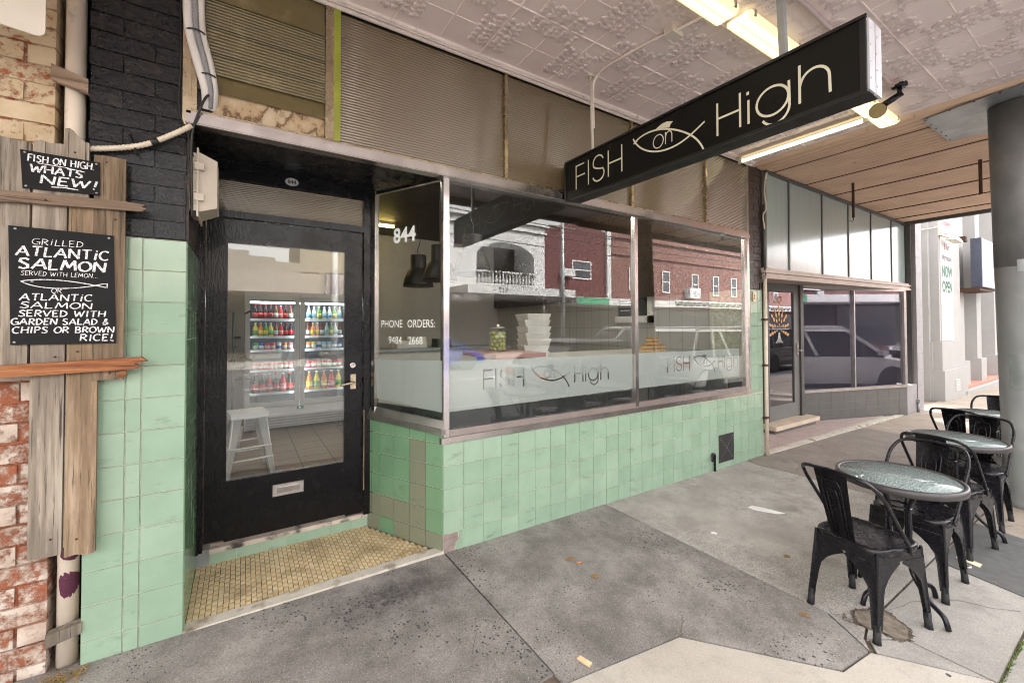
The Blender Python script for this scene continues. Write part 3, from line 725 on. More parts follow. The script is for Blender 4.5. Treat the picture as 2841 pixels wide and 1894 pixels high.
# --- left pier, tiles below and painted brick above
mb = MB(); mb.hexa([(-.603, .004, -.2), (-.242, .004, -.2), (-.242, .70, -.2), (-.603, .70, -.2), (-.603, .004, 1.957), (-.242, .004, 1.957), (-.242, .7, 1.957), (-.603, .7, 1.957)])
pier = part('tiled_pier', mb, 'grout', shop)
TP = lambda p, z=0.0: Vector((p[0], .003-z, p[1]))
mb = MB()
for a, b_ in ((-.605, -.463), (-.463, -.406), (-.406, -.2385)):
    z = 1.955
    while z > -.05:
        z0 = max(z-.1535, -.05)
        w = b_-a; TSo = TS; TS = 1.0; tiles(mb, a, b_, z0, z, TP); TS = TSo; z = z0
mb2 = MB(); pr = [(-.240, z) for z in (0,)]
part('wall_tiles', mb, 'green_tile', pier)
TPr = lambda p, z=0.0: Vector((-.2405+z, p[0], p[1]))
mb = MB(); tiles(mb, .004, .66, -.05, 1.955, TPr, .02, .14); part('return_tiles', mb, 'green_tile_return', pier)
mb = MB()
def brickwork(mb, x0, x1, z0, z1, y, L, h, joint, dep, jit, r3=None, odd=0):
    z = z0; k = odd
    while z < z1:
        x = x0-(L/2 if k % 2 else 0)
        while x < x1:
            a = max(x0, x+joint/2); b_ = min(x1, x+L-joint/2)
            if b_-a > .02:
                yy = y+rnd.uniform(-jit, jit)
                m = MB(); m.hexa([(a, yy, z+joint/2), (b_, yy, z+joint/2), (b_, y+dep, z+joint/2), (a, y+dep, z+joint/2), (a, yy, min(z1, z+h-joint/2)), (b_, yy, min(z1, z+h-joint/2)), (b_, y+dep, min(z1, z+h-joint/2)), (a, y+dep, min(z1, z+h-joint/2))])
                m.bevel(.006, 2); m.jitter(.0016); r_ = rnd.random()
                for f in m.b.faces: f[m.lay] = r_
                merge(mb, m)
            x += L
        z += h; k += 1
brickwork(mb, -.602, -.246, 1.962, 3.5, .004, .235, .086, .008, .1, .002)
part('brick_pier', mb, 'black_paint_brick', shop, None, 60)
mb = MB(); mb.box(-.6, -.248, .012, .7, 1.96, 3.55); part('pier_core', mb, 'black_paint_brick', shop)
mb = MB(); mb.box(-.248, -.236, .03, .64, 1.96, 2.6); part('pier_lining', mb, 'brown_paint_brick', shop)
# --- right party pier
mb = MB(); tiles(mb, 5.03, 5.305, .73, 1.955, TP, .02, .03); part('pier_tiles', mb, 'green_tile', shop)
mb = MB(); mb.box(5.028, 5.31, .005, .5, .7, 1.957); part('party_pier', mb, 'grout', shop)
mb = MB(); brickwork(mb, 5.03, 5.305, 1.962, 3.5, .004, .235, .086, .009, .1, .003); part('party_brickwork', mb, 'brown_paint_brick', shop, None, 60)
mb = MB(); mb.box(5.032, 5.303, .012, 6.0, 1.96, 3.55); mb.box(5.2, 5.303, .5, 6.0, -.2, 1.96); part('party_wall', mb, 'brown_paint_brick', shop)
# --- entry floor
mb = MB(); mb.prism([(-.24, .0, .010), (1.15, .0, .010), (.82, .68, .010), (-.24, .68, .010)], (0, 0, -.2)); ef = part('entry_floor', mb, 'grout_dark', shop)
mb = MB(); s_ = .0262
for i in range(60):
    for j in range(24):
        x = -.236+i*s_; y = .075+j*s_
        if x+s_ > 1.13-(y)*.5 or y > .655: continue
        w1, w2, w3 = [rnd.uniform(-.0008, .0008) for _ in range(3)]; zz = .0145+rnd.uniform(-.0006, .0006); r_ = (.15+.3*rnd.random()) if (i+j) % 2 else (.55+.4*rnd.random())
        if rnd.random() < .07: r_ = rnd.random()
        mb.box(x+.0018+w1, x+s_-.0018+w1, y+.0018+w2, y+s_-.0018+w2, .008, zz, r_)
part('mosaic_tiles', mb, 'mosaic', ef)
mb = MB(); mb.prism([(-.24, -.004, .018), (1.15, -.004, .018), (1.12, .066, .02), (-.24, .066, .02)], (0, 0, -.1)); mb.bevel(.006, 2); part('edge_strip', mb, 'edge_strip', ef)
mb = MB(); mb.box(-.17, .815, .668, .72, .0, .084); rs = part('door_step', mb, 'grout', shop)
mb = MB()
for i in range(7):
    a = -.165+i*.143; mb.box(a+.0015, min(.814, a+.1415), .664, .672, .014, .082, rnd.random())
part('step_tiles', mb, 'green_tile', rs)
mb = MB(); mb.box(-.24, -.168, .662, .72, .0, .115); mb.jitter(.002); part('step_end', mb, 'steel_plate', rs)
mb = MB(); mb.box(-.17, .815, .655, .74, .084, .112); mb.bevel(.006, 2); mb.jitter(.001); part('threshold', mb, 'threshold', shop)
# --- door frame, transom light, soffit
DY = .665
mb = MB()
mb.box(-.24, -.205, DY-.03, DY+.09, .11, 2.62); mb.box(.775, .85, DY-.03, DY+.09, .112, 2.59)
mb.box(-.205, .775, DY-.03, DY+.09, 2.243, 2.288); mb.box(-.205, .775, DY-.025, DY+.09, 2.495, 2.63)
mb.box(-.2, .77, DY-.045, DY-.025, 2.60, 2.625); mb.box(-.22, .85, DY-.04, DY-.03, 2.56, 2.6)
mb.box(-.247, -.225, DY-.05, DY-.02, .11, 2.6); mb.box(.83, .852, DY-.048, DY-.02, .112, 2.58)
mb.bevel(.004, 2); part('door_frame', mb, 'black_gloss_timber', shop, None, 40)
mb = MB(); mb.hexa([(-.245, .03, 2.552), (1.155, .03, 2.552), (.83, .70, 2.575), (-.245, .7, 2.61), (-.245, .03, 2.66), (1.155, .03, 2.66), (.83, .7, 2.66), (-.245, .7, 2.66)]); part('soffit', mb, 'black_gloss_timber', shop)
def reeded(mb, x0, x1, y, z0, z1, n, amp, seg=6, tilt=0.0):
    def fn(u, v):
        a = v*n*2*pi; return (x0+(x1-x0)*u, y-amp*(abs(sin(a/2))**.8)+tilt*v, z0+(z1-z0)*v)
    mb.grid(fn, 1, n*seg)
mb = MB(); reeded(mb, -.205, .775, DY+.01, 2.288, 2.496, 17, .004); part('transom_light', mb, 'reeded_glass', shop, None, None, recalc=False)
# --- door
mb = MB()
mb.box(-.2, -.095, DY, DY+.045, .15, 2.236); mb.box(.652, .768, DY, DY+.045, .122, 2.236)
mb.box(-.095, .652, DY, DY+.045, 2.095, 2.236); mb.box(-.095, .652, DY, DY+.045, .135, .515)
mb.bevel(.003, 1); door = part('door', mb, 'black_gloss_timber', shop, 'black gloss timber door with one tall glass pane', 40)
mb = MB()
mb.box(-.095, -.085, DY-.006, DY+.02, .515, 2.095); mb.box(.642, .652, DY-.006, DY+.02, .515, 2.095)
mb.box(-.085, .642, DY-.006, DY+.02, 2.085, 2.095); mb.box(-.085, .642, DY-.006, DY+.02, .515, .525); part('glazing_bead', mb, 'black_gloss_timber', door)
mb = MB(); mb.box(-.085, .642, DY+.021, DY+.027, .525, 2.085); part('door_glass', mb, 'glass_clear', door)
mb = MB(); mb.box(.18, .37, DY-.008, DY, .368, .446); mb.bevel(.004, 2); ms = part('mail_slot', mb, 'alu_dull', door)
mb = MB(); mb.box(.205, .345, DY-.0115, DY-.008, .39, .425); mb.bevel(.002, 1); part('slot_flap', mb, 'chrome', ms)
mb = MB(); mb.box(.684, .722, DY-.005, DY, 1.06, 1.17); mb.bevel(.002, 1); hp = part('handle_plate', mb, 'brass_alu', door)
mb = MB(); mb.tube(rounded([(.703, DY-.004, 1.113), (.703, DY-.05, 1.113), (.60, DY-.06, 1.098)], .02), .0085, 10); part('lever', mb, 'brass_alu', hp)
mb = MB(); mb.lathe([(.024, 0), (.024, -.006), (.019, -.011), (.009, -.011), (.008, -.007)], (.70, DY, 1.237), 20, 'y'); part('lock', mb, 'chrome', door)
mb = MB(); mb.box(.773, .7795, DY-.034, DY-.028, .3, .9); part('bare_timber_strip', mb, 'wood_brown', shop)
# number plate over the door
r = empty('house_number_plate', (.282, DY-.05, 2.545), 'small oval enamel number plate 844 above the black door', 'number plate')
def oval(mb, c, rx, rz, y0, y1, n=26):
    mb.prism([(c[0]+rx*cos(2*pi*i/n), y0, c[1]+rz*sin(2*pi*i/n)) for i in range(n)], (0, y1-y0, 0))
mb = MB(); oval(mb, (.282, 2.535), .042, .027, DY-.044, DY-.038); part('plate', mb, 'plate_enamel', r)
part('digits', text_mb('844', .036, plane_T((.282, DY-.0445, 2.523), (1, 0, 0), (0, 0, 1)), 'CENTER', .0005, 1, .001), 'board_black', r)
# --- window frame, glass, sills
mb = MB()
GY = .03
mb.box(1.148, 1.19, -.004, .05, .775, 2.56)          # corner post
mb.bevel(.008, 2); wf = part('window_frame', mb, 'chrome', shop, None, 40)
mb = MB(); mb.box(3.062, 3.104, .006, .05, .775, 2.56); mb.bevel(.008, 2); part('mullion', mb, 'chrome', wf, None, 40)
mb = MB(); mb.box(4.985, 5.026, -.004, .06, .74, 3.42); mb.box(4.95, 4.986, .012, .05, .775, 2.56); mb.bevel(.008, 2); part('side_post', mb, 'chrome', wf, None, 40)
mb = MB(); mb.prism([(1.13, -.012, .733), (5.035, -.012, .733), (5.035, .05, .733), (1.13, .05, .733)], (0, 0, .04)); mb.bevel(.006, 2)
part('window_sill', mb, 'chrome', wf, None, 40)
mb = MB(); mb.hexa([(1.19, .004, .774), (4.95, .004, .774), (4.95, .05, .774), (1.19, .05, .774), (1.19, .012, .818), (4.95, .012, .818), (4.95, .05, .818), (1.19, .05, .818)]); part('glazing_rail', mb, 'sill_bronze', wf)
mb = MB()
o = Vector((1.135, -.01, 0)); 
def RP(s, d, z): return Vector((1.147, 0, z))+RD*s+n_*(-d)
mb.hexa([RP(-.01, .028, .795), RP(RL+.02, .028, .835), RP(RL+.02, -.02, .835), RP(-.01, -.02, .795), RP(-.01, .028, .835), RP(RL+.02, .028, .872), RP(RL+.02, -.02, .872), RP(-.01, -.02, .835)])
mb.hexa([RP(0, .014, .835), RP(RL, .014, .872), RP(RL, -.02, .872), RP(0, -.02, .835), RP(0, .0, .888), RP(RL, .0, .925), RP(RL, -.02, .925), RP(0, -.02, .888)])
mb.bevel(.004, 1); part('return_sill', mb, 'alu_dull', wf)
mb = MB(); mb.hexa([RP(.66, .01, .86), RP(.70, .01, .86), RP(.70, -.03, .86), RP(.66, -.03, .86), RP(.66, .01, 2.56), RP(.70, .01, 2.56), RP(.7, -.03, 2.56), RP(.66, -.03, 2.56)])
mb.hexa([RP(0, .006, 2.53), RP(.7, .006, 2.53), RP(.7, -.02, 2.53), RP(0, -.02, 2.53), RP(0, .006, 2.553), RP(.7, .006, 2.553), RP(.7, -.02, 2.553), RP(0, -.02, 2.553)])
mb.bevel(.005, 2); part('return_post', mb, 'chrome', wf)
for a, b_ in ((1.19, 3.062), (3.104, 4.95)):
    mb = MB(); mb.box(a, b_, GY, GY+.006, .82, 2.56); wp = part('window_pane', mb, 'glass_clear', shop)
    if a < 2: pane1 = wp
    else: pane2 = wp
mb = MB(); mb.hexa([RP(.0, -.004, .885), RP(.665, -.004, .92), RP(.665, -.010, .92), RP(.0, -.010, .885), RP(.0, -.004, 2.535), RP(.665, -.004, 2.535), RP(.665, -.01, 2.535), RP(.0, -.01, 2.535)])
pane3 = part('return_pane', mb, 'glass_clear', shop)
# lettering on the return glass: reading direction runs from the door towards the corner
TG = plane_T(RP(.665, .0035, 0), -RD, (0, 0, 1))
part('window_number', text_mb('844', .150, lambda p, z=0: TG(Vector((p[0]+.195, p[1]+2.142, 0)), z), 'LEFT', .0, .98, .004), 'vinyl_white', pane3)
for txt, x, z, w in (('PHONE', .068, 1.522, .86), ('ORDERS:', .335, 1.522, .86), ('9484', .145, 1.402, .9), ('2668', .345, 1.402, .9)):
    part('window_lettering', text_mb(txt, .077, lambda p, zz=0: TG(Vector((p[0]+x, p[1]+z, 0)), zz), 'LEFT', 0, w), 'vinyl_white', pane3)
# frosted bands; the emblem is cut out of the film, so the film is laid in narrow rows that stop at each letter stroke
def film(parent, T, outline, emb=None):
    segs = []; polys = []
    if emb:
        sc, ox, oy = emb; f = lambda q: (ox+q[0]*sc, oy+q[1]*sc)
        for line, w, cl in emblem_strokes():
            L = [f(q) for q in line]; L = L+[L[0]] if cl else L
            segs += [(a, b_, w*sc*.72) for a, b_ in zip(L, L[1:])]
        polys = [[f(q) for q in FIN]]
    def cut(x, z):
        for (ax, az), (bx, bz), h in segs:
            if min(ax, bx)-h > x or max(ax, bx)+h < x or min(az, bz)-h > z or max(az, bz)+h < z: continue
            dx, dz = bx-ax, bz-az; t = max(0, min(1, ((x-ax)*dx+(z-az)*dz)/(dx*dx+dz*dz+1e-12)))
            if (x-ax-t*dx)**2+(z-az-t*dz)**2 < h*h: return True
        for P in polys:
            ins = False
            for (ax, az), (bx, bz) in zip(P, P[1:]+P[:1]):
                if (az > z) != (bz > z) and x < (bx-ax)*(z-az)/(bz-az)+ax: ins = not ins
            if ins: return True
        return False
    (xa, z0a), (xb, z0b), (_, z1b), (_, z1a) = outline; mb = MB(); rows = 110 if emb else 1; st = .002
    for j in range(rows):
        zf = lambda x, k: (lambda t: (z0a+(z0b-z0a)*t)+((z1a+(z1b-z1a)*t)-(z0a+(z0b-z0a)*t))*k/rows)((x-xa)/(xb-xa))
        runs = []; x = xa
        if not emb: runs = [(xa, xb)]
        else:
            lo = min(min(a[0], b_[0])-h for a, b_, h in segs); start = xa; n = int((xb-xa)/st); prev = False
            for i in range(n+1):
                x = xa+i*st; c = False if x < lo else cut(x, zf(x, j+.5))
                if c and not prev: runs.append((start, x))
                if prev and not c: start = x
                prev = c
            if not prev: runs.append((start, xb))
        for p, q in runs:
            if q-p > 1e-5: mb.b.faces.new([mb.b.verts.new(T(Vector(v), 0)) for v in ((p, zf(p, j), 0), (q, zf(q, j), 0), (q, zf(q, j+1), 0), (p, zf(p, j+1), 0))])
    bmesh.ops.remove_doubles(mb.b, verts=mb.b.verts, dist=1e-6)
    return part('frosted_band', mb, 'frost_film', parent)
TW = plane_T((0, GY+.009, 0), (1, 0, 0), (0, 0, 1))
film(pane1, TW, [(1.195, .935), (3.058, .945), (3.058, 1.265), (1.195, 1.285)], (.7476, 1.345, 1.071))
film(pane2, TW, [(3.108, .94), (4.86, .945), (4.86, 1.265), (3.108, 1.265)], (.7476, 3.43, 1.071))
TG2 = plane_T(RP(.665, -.013, 0), -RD, (0, 0, 1))
film(pane3, TG2, [(.003, .985), (.662, .938), (.662, 1.293), (.003, 1.277)])
mb = MB(); mb.box(1.2, 3.06, .05, .062, .79, .93); mb.box(3.3, 4.6, .05, .062, .79, .93); mb.box(4.66, 4.94, .05, .062, .79, .92)
mb.prism([RP(.03, -.03, .84), RP(.66, -.03, .86), RP(.66, -.03, .95), RP(.03, -.03, .935)], n_*.01); part('inner_sill_board', mb, 'board_black', shop)
# --- head rail and transom
mb = MB(); mb.box(-.25, 5.0, -.026, .05, 2.556, 2.60); m2 = MB(); m2.box(-.25, 5.0, -.03, .04, 2.546, 2.556); merge(mb, m2); m2 = MB(); m2.box(-.25, 5.0, -.012, .05, 2.60, 2.622); merge(mb, m2)
mb.bevel(.003, 1); part('head_rail', mb, 'chrome', shop)
mb = MB(); mb.box(-.25, 5.0, -.0, .04, 2.622, 2.634)
for x in (1.652, 3.025, 4.182): mb.box(x-.014, x+.014, -.008, .03, 2.634, 3.425)
mb.box(-.262, -.228, -.012, .05, 2.545, 3.44); mb.bevel(.003, 1); part('transom_frame', mb, 'brass_alu', shop)
for i, (a, b_) in enumerate(((.484, 1.638), (1.666, 3.011), (3.039, 4.168), (4.196, 4.985))):
    mb = MB(); reeded(mb, a, b_, .022, 2.634, 3.425, 46, .0024); part('transom_panel', mb, 'reeded_glass', shop, recalc=False)
mb = MB(); mb.box(.446, .484, -.004, .04, 2.634, 3.43); mb.bevel(.003); part('transom_post', mb, 'green_post', shop)
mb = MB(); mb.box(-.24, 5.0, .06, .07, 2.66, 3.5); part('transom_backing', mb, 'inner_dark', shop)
# louvres over the door
mb = MB(); mb.box(-.228, -.205, -.006, .04, 2.634, 3.43)
lw = part('louvre_window', mb, 'brass_alu', shop, 'louvre window with stained board at its foot above the door')
mb = MB(); mb.box(.40, .446, -.004, .04, 2.634, 3.43); part('louvre_jamb', mb, 'brass_alu', lw)
zs = [3.42, 3.235, 3.09, 2.955, 2.84]
for i in range(5):
    z1 = zs[i]+.012; z0 = zs[i+1] if i < 4 else 2.745
    mb = MB(); n = int((z1-z0)/.0165)
    if i in (0, 4): mb.grid(lambda u, v: (-.203+.601*u, .014-.016*(1-v), z0+(z1-z0)*v), 1, 1, smooth=False)
    else: mb.grid(lambda u, v: (-.203+.601*u, .014-.004*abs(sin(v*n*pi))-.016*(1-v), z0+(z1-z0)*v), 1, n*6)
    part('louvre_blade', mb, 'louvre_glass', lw, recalc=False)
mb = MB(); mb.box(-.14, .398, .012, .02, 2.63, 2.79); part('stained_board', mb, 'stained_ply', lw)
mb = MB(); mb.box(-.205, -.14, .022, .03, 2.63, 2.8); part('gap_board', mb, 'board_black', lw)
# --- wall vent, overflow pipe, letter slot on the pier
mb = MB(); mb.box(4.365, 4.652, -.006, -.002, .035, .335); v_ = tag(solo('wall_vent', mb, 'board_black', 'square black vent plate with crossed holes low on the green tiles', 'vent'))
mb = MB()
for k in range(12):
    t = k/11; x = 4.39+t*.237
    for z in (.07+t*.23, .3-t*.23): mb.lathe([(.0045, 0), (.0045, -.002)], (x, -.0062, z), 8, 'y')
part('vent_holes', mb, 'steel_plate', v_)
mb = MB(); mb.tube(rounded([(4.262, -.018, gz(4.26)), (4.262, -.018, .165), (4.20, -.03, .165), (4.195, -.035, .09)], .035, 6), .012, 10); solo('overflow_pipe', mb, 'black_metal', 'short black hooked overflow pipe against the green tiles', 'pipe', smooth=40)
r = empty('door_bell_plate', (5.1, 0, 1.8), 'small brass box with a slot on the green tiled pier', 'wall box')
mb = MB(); mb.box(5.075, 5.135, -.02, -.002, 1.815, 1.925); mb.bevel(.003); part('box', mb, 'brass_alu', r)
mb = MB(); mb.box(5.1, 5.108, -.0215, -.0195, 1.84, 1.9); part('slot', mb, 'board_black', r)
# ================================================================== LEFT SIDE: BRICK WALL, PIPE, TIMBER, CHALKBOARDS
bw = empty('brick_wall', (-.95, .04, 0), 'old brick wall with flaking pale paint left of the green pier', 'wall')
mb = MB(); brickwork(mb, -1.55, -.722, -.03, 1.45, .045, .245, .088, .011, .12, .004); part('lower_brickwork', mb, 'brick_flaked', bw, 'red bricks with flaking white paint', 60)
mb = MB(); brickwork(mb, -1.55, -.722, 1.466, 3.6, .045, .245, .088, .011, .12, .004); part('upper_brickwork', mb, 'brick_cream', bw, 'cream painted bricks', 60)
mb = MB(); mb.box(-6, -.726, .056, .3, -.1, 1.46); part('mortar_bed', mb, 'brick_flaked', bw)
mb = MB(); mb.box(-6, -.726, .053, .3, 1.46, 3.6); part('painted_mortar_bed', mb, 'brick_cream', bw)
mb = MB(); mb.box(-.75, -.58, .2, .3, -.1, 3.6); part('gap_back', mb, 'black_paint_brick', bw)
r = empty('drain_pipe', (-.665, .06, gz(-.66)), 'cream plastic drain pipe between the brick wall and the tiled pier', 'pipe')
mb = MB(); mb.tube([(-.663, .075, .0), (-.663, .075, 3.6)], .036, 20); dp = part('pipe', mb, 'pipe_pvc', r)
for z, rr in ((.515, .034), (.37, .044)):
    mb = MB()
    for i in range(6):
        for k in range(16):
            def bp(ri, kk):
                a = 2*pi*kk/16; q = rr*ri/6*(1+.12*sin(3*a+z*20)); th = .42+q*cos(a)/.0362; return (-.663+.0366*sin(th), .075-.0366*cos(th), z+q*1.3*sin(a))
            mb.face([bp(i, k), bp(i+1, k), bp(i+1, k+1)] + ([bp(i, k+1)] if i else []))
    part('paint_blot', mb, 'stain_purple', r)
mb = MB(); mb.hexa([(-.725, .0, 2.63), (-.605, .0, 2.60), (-.605, .03, 2.60), (-.725, .03, 2.63), (-.725, .0, 2.70), (-.605, .0, 2.665), (-.605, .03, 2.665), (-.725, .03, 2.70)]); part('timber_cleat', mb, 'wood_rail', r)
mb = MB(); mb.hexa([(-.712, -.01, .135), (-.598, -.01, .16), (-.598, .035, .16), (-.712, .035, .135), (-.712, -.01, .19), (-.598, -.01, .208), (-.598, .035, .208), (-.712, .035, .19)]); mb.bevel(.006, 2); part('timber_cleat', mb, 'wood_grey', r)
# timber screen
ts = empty('timber_screen', (-.7, -.03, .53), 'screen of weathered grey and brown boards nailed over the drain pipe', 'timber screen')
def plank(x0, x1, z0, z1, y, mat, top=(), bot=(), th=.022):
    """outline with a few broken points along top and bottom"""
    T = [(x0, z1)]+[(x0+(x1-x0)*u, z1+d) for u, d in top]+[(x1, z1)]; B = [(x1, z0)]+[(x0+(x1-x0)*u, z0+d) for u, d in bot][::-1]+[(x0, z0)]
    mb = MB(); mb.prism([(x, y, z) for x, z in T+B], (0, th, 0)); mb.bevel(.003, 1); mb.jitter(.0012); return part('plank', mb, mat, ts)
plank(-1.02, -.766, 1.33, 2.315, -.055, 'wood_grey', ((.6, .01), (.8, .004)))
plank(-.757, -.655, .548, 2.325, -.055, 'wood_grey', ((.2, .008), (.5, .0), (.8, .006)), ((.5, -.004),))
plank(-.648, -.55, .525, 2.10, -.053, 'wood_brown', (), ((.4, .006), (.7, -.004)))
plank(-.665, -.585, 2.08, 2.352, -.058, 'wood_grey', ((.02, .05), (.2, .053), (.34, .046), (.5, .026), (.66, .012), (.8, .004)))
plank(-.568, -.462, 1.285, 2.305, -.057, 'wood_brown', ((.4, .004),), ((.5, .006),))
mb = MB(); mb.prism([(-1.05, -.062, 2.035), (-.40, -.062, 2.068), (-.385, -.062, 2.083), (-.40, -.062, 2.087), (-.388, -.062, 2.1), (-.46, -.062, 2.105), (-1.05, -.062, 2.088)], (0, -.02, 0)); mb.bevel(.004); mb.jitter(.0012); part('rail', mb, 'wood_rail', ts)
mb = MB(); mb.prism([(-1.05, -.062, 1.315), (-.42, -.062, 1.335), (-.395, -.062, 1.345), (-.42, -.062, 1.36), (-.372, -.062, 1.37), (-.395, -.062, 1.39), (-.7, -.062, 1.378), (-1.05, -.062, 1.362)], (0, -.026, 0)); mb.bevel(.004); mb.jitter(.0014); part('rail', mb, 'wood_red', ts)
mb = MB()
mb.prism([(-.48, -.06, 1.318), (-.45, -.06, 1.335), (-.447, -.06, 1.305), (-.462, -.06, 1.295), (-.478, -.06, 1.302)], (0, -.012, 0)); part('splinter', mb, 'wood_red', ts)
for x, z in ((-.71, 2.24), (-.70, 1.40), (-.70, .62), (-.60, 1.42), (-.60, .60), (-.515, 2.28), (-.515, 2.02), (-.62, 2.3), (-.51, 1.32), (-.71, 2.07)):
    mb = MB(); mb.lathe([(.0045, 0), (.004, -.002), (0, -.002)], (x+rnd.uniform(-.02, .02), -.0585 if abs(z-2.07) > .01 else -.083, z), 8, 'y'); part('nail', mb, 'rust', ts)
# chalkboards
def board(name, label, quad, y, th, texts, screws):
    r = empty(name, ((quad[0][0]+quad[1][0])/2, y, quad[0][1]), label, 'chalkboard')
    mb = MB(); mb.prism([(x, y, z) for x, z in quad], (0, th, 0)); mb.bevel(.0012); part('panel', mb, 'chalkboard', r)
    T = plane_T((0, y-.0008, 0), (1, 0, 0), (0, 0, 1)); mb = MB()
    for t in texts: brush_text(mb, *t[0], T, **t[1])
    return r, mb, T
Q1 = [(-.785, 2.115), (-.547, 2.122), (-.549, 2.271), (-.794, 2.277)]
r, mb, T = board('chalkboard_sign', 'small chalkboard sign lettered FISH ON HIGH WHATS NEW!', Q1, -.0635, .006, [
    (('FISH ON HIGH.', -.772, 2.232, .029), dict(width=.205, thick=.17, thin=.1)),
    (('WHATS', -.765, 2.188, .032), dict(width=.16, thick=.22, thin=.13)),
    (('NEW!', -.735, 2.145, .035), dict(width=.175, thick=.24, thin=.13))], 0)
mb.ribbon([(-.742, 2.228), (-.66, 2.226), (-.597, 2.217)], .003, T); mb.ribbon([(-.70, 2.133), (-.66, 2.137), (-.617, 2.134)], .004, T)
part('chalk_lettering', mb, 'chalk_paint', r, recalc=False)
for x, z in ((-.78, 2.267), (-.56, 2.262), (-.775, 2.125), (-.558, 2.131)): mb = MB(); mb.lathe([(.0045, 0), (.0035, -.0025), (.001, -.0025)], (x, -.0636, z), 10, 'y'); part('screw', mb, 'steel_plate', r)
Q2 = [(-.811, 1.455), (-.487, 1.455), (-.500, 1.945), (-.823, 1.952)]
r, mb, T = board('chalkboard_menu', 'large chalkboard menu board lettered GRILLED ATLANTIC SALMON', Q2, -.0645, .006, [
    (('GRiLLED', -.755, 1.88, .025), dict(width=.155, thick=.12, thin=.075)),
    (('ATLANTiC', -.80, 1.83, .04), dict(width=.285, thick=.2, thin=.12)),
    (('SALMON', -.792, 1.776, .043), dict(width=.265, thick=.22, thin=.13)),
    (('SERVED WiTH LEMON...', -.785, 1.748, .018), dict(width=.235, thick=.11, thin=.09)),
    (('OR', -.695, 1.676, .02), dict(thick=.12, thin=.1)),
    (('ATLANTiC', -.788, 1.643, .028), dict(width=.22, thick=.19, thin=.12)),
    (('SALMON', -.786, 1.609, .026), dict(width=.218, thick=.2, thin=.12)),
    (('SERVED WITH', -.79, 1.574, .026), dict(width=.265, thick=.2, thin=.12)),
    (('GARDEN SALAD &', -.81, 1.539, .026), dict(width=.296, thick=.2, thin=.12)),
    (('CHIPS OR BROWN', -.806, 1.504, .026), dict(width=.312, thick=.2, thin=.12)),
    (('RICE!', -.605, 1.468, .028), dict(width=.105, thick=.19, thin=.12))], 0)
mb.ribbon(bez((-.785, 1.722), (-.70, 1.745), (-.6, 1.725), (-.522, 1.707), 14), .0035, T, .0002)
mb.ribbon(bez((-.785, 1.722), (-.74, 1.685), (-.62, 1.69), (-.535, 1.722), 14)+[(-.518, 1.724), (-.519, 1.705)], .0035, T, .0004)
mb.ribbon([(-.757, 1.722), (-.748, 1.722)], .003, T)
part('chalk_lettering', mb, 'chalk_paint', r, recalc=False)
for x, z in ((-.803, 1.94), (-.515, 1.932), (-.8, 1.466), (-.498, 1.466)): mb = MB(); mb.lathe([(.005, 0), (.004, -.003), (.001, -.003)], (x, -.0646, z), 10, 'y'); part('screw', mb, 'steel_plate', r)
# pale rounded plate close to the lens, top left
mb = MB(); mb.prism([(-1.25, -.3, 3.458), (-.66, -.3, 3.458)]+[(-.685+.025*cos(R(t)), -.3, 2.686+.025*sin(R(t))) for t in (0, -30, -60, -90)]+[(-.78, -.3, 2.672), (-1.25, -.3, 2.74)], (0, .008, 0)); mb.bevel(.002)
solo('hanging_sign_plate', mb, 'white_plastic', 'white sign plate with rounded corner hanging near the brick wall', 'sign')
# corrugated conduit, cables, meter box
def conduit(name, pts, rad, mat, label, pitch=.009, amp=.0014, seg=12):
    P = smooth_path(pts, 40); out = []; rr = []; d = 0; mb = MB(); step = 0
    Q = [P[0]]
    for q in P[1:]:
        if (q-Q[-1]).length > pitch/3: Q.append(q)
    rr = [rad+amp*(1 if i % 3 == 0 else -.6) for i in range(len(Q))]
    mb.tube(Q, rr, seg); return mb
P_ = conduit('c', [(-.60, -.028, 2.335), (-.50, -.03, 2.36), (-.40, -.03, 2.40), (-.30, -.032, 2.47), (-.222, -.035, 2.535)], .0125, '', '')
r = empty('conduit', (-.4, -.03, 2.33), 'cream corrugated conduit bent across the black brick pier', 'conduit')
part('conduit_hose', P_, 'conduit_cream', r)
mb = MB(); mb.tube([(-.378, -.03, 2.413), (-.352, -.03, 2.43)], .0165, 12); part('tape_band', mb, 'cable_black', r)
mb = MB(); mb.beam((-.455, -.015, 2.44), (-.425, -.045, 2.34), .008, .006); part('bracket', mb, 'black_metal', r)
cb = empty('cable_bundle', (-.2, -.03, 2.7), 'bundle of white and grey cables bent down beside the louvres', 'cables')
for k, (dx, dy, m, rd) in enumerate(((0, 0, 'cable_white', .021), (.03, -.012, 'cable_grey', .013), (.048, .006, 'cable_white', .02))):
    pts = [(-.262+dx, -.035+dy, 3.46), (-.245+dx, -.045+dy, 3.25), (-.235+dx, -.05+dy, 3.02), (-.20+dx, -.05+dy, 2.86), (-.168+dx*.7, -.03+dy, 2.74), (-.165+dx*.5, .02+dy, 2.66)]
    if k == 1: part('cable', conduit('x', pts, rd, '', '', .008, .0012), m, cb)
    else:
        mb = MB(); mb.tube(smooth_path(pts, 10), rd, 12); part('cable', mb, m, cb)
mb = MB(); mb.tube([(-.208+.036*cos(a), -.055+.036*sin(a)*.8, 3.0) for a in [2*pi*i/18 for i in range(18)]], .004, 6, closed=True); part('cable_tie', mb, 'cable_black', cb)
mb = MB(); mb.tube([(-.158+.032*cos(a), -.042+.03*sin(a), 2.80) for a in [2*pi*i/18 for i in range(18)]], .004, 6, closed=True); part('cable_tie', mb, 'cable_black', cb)
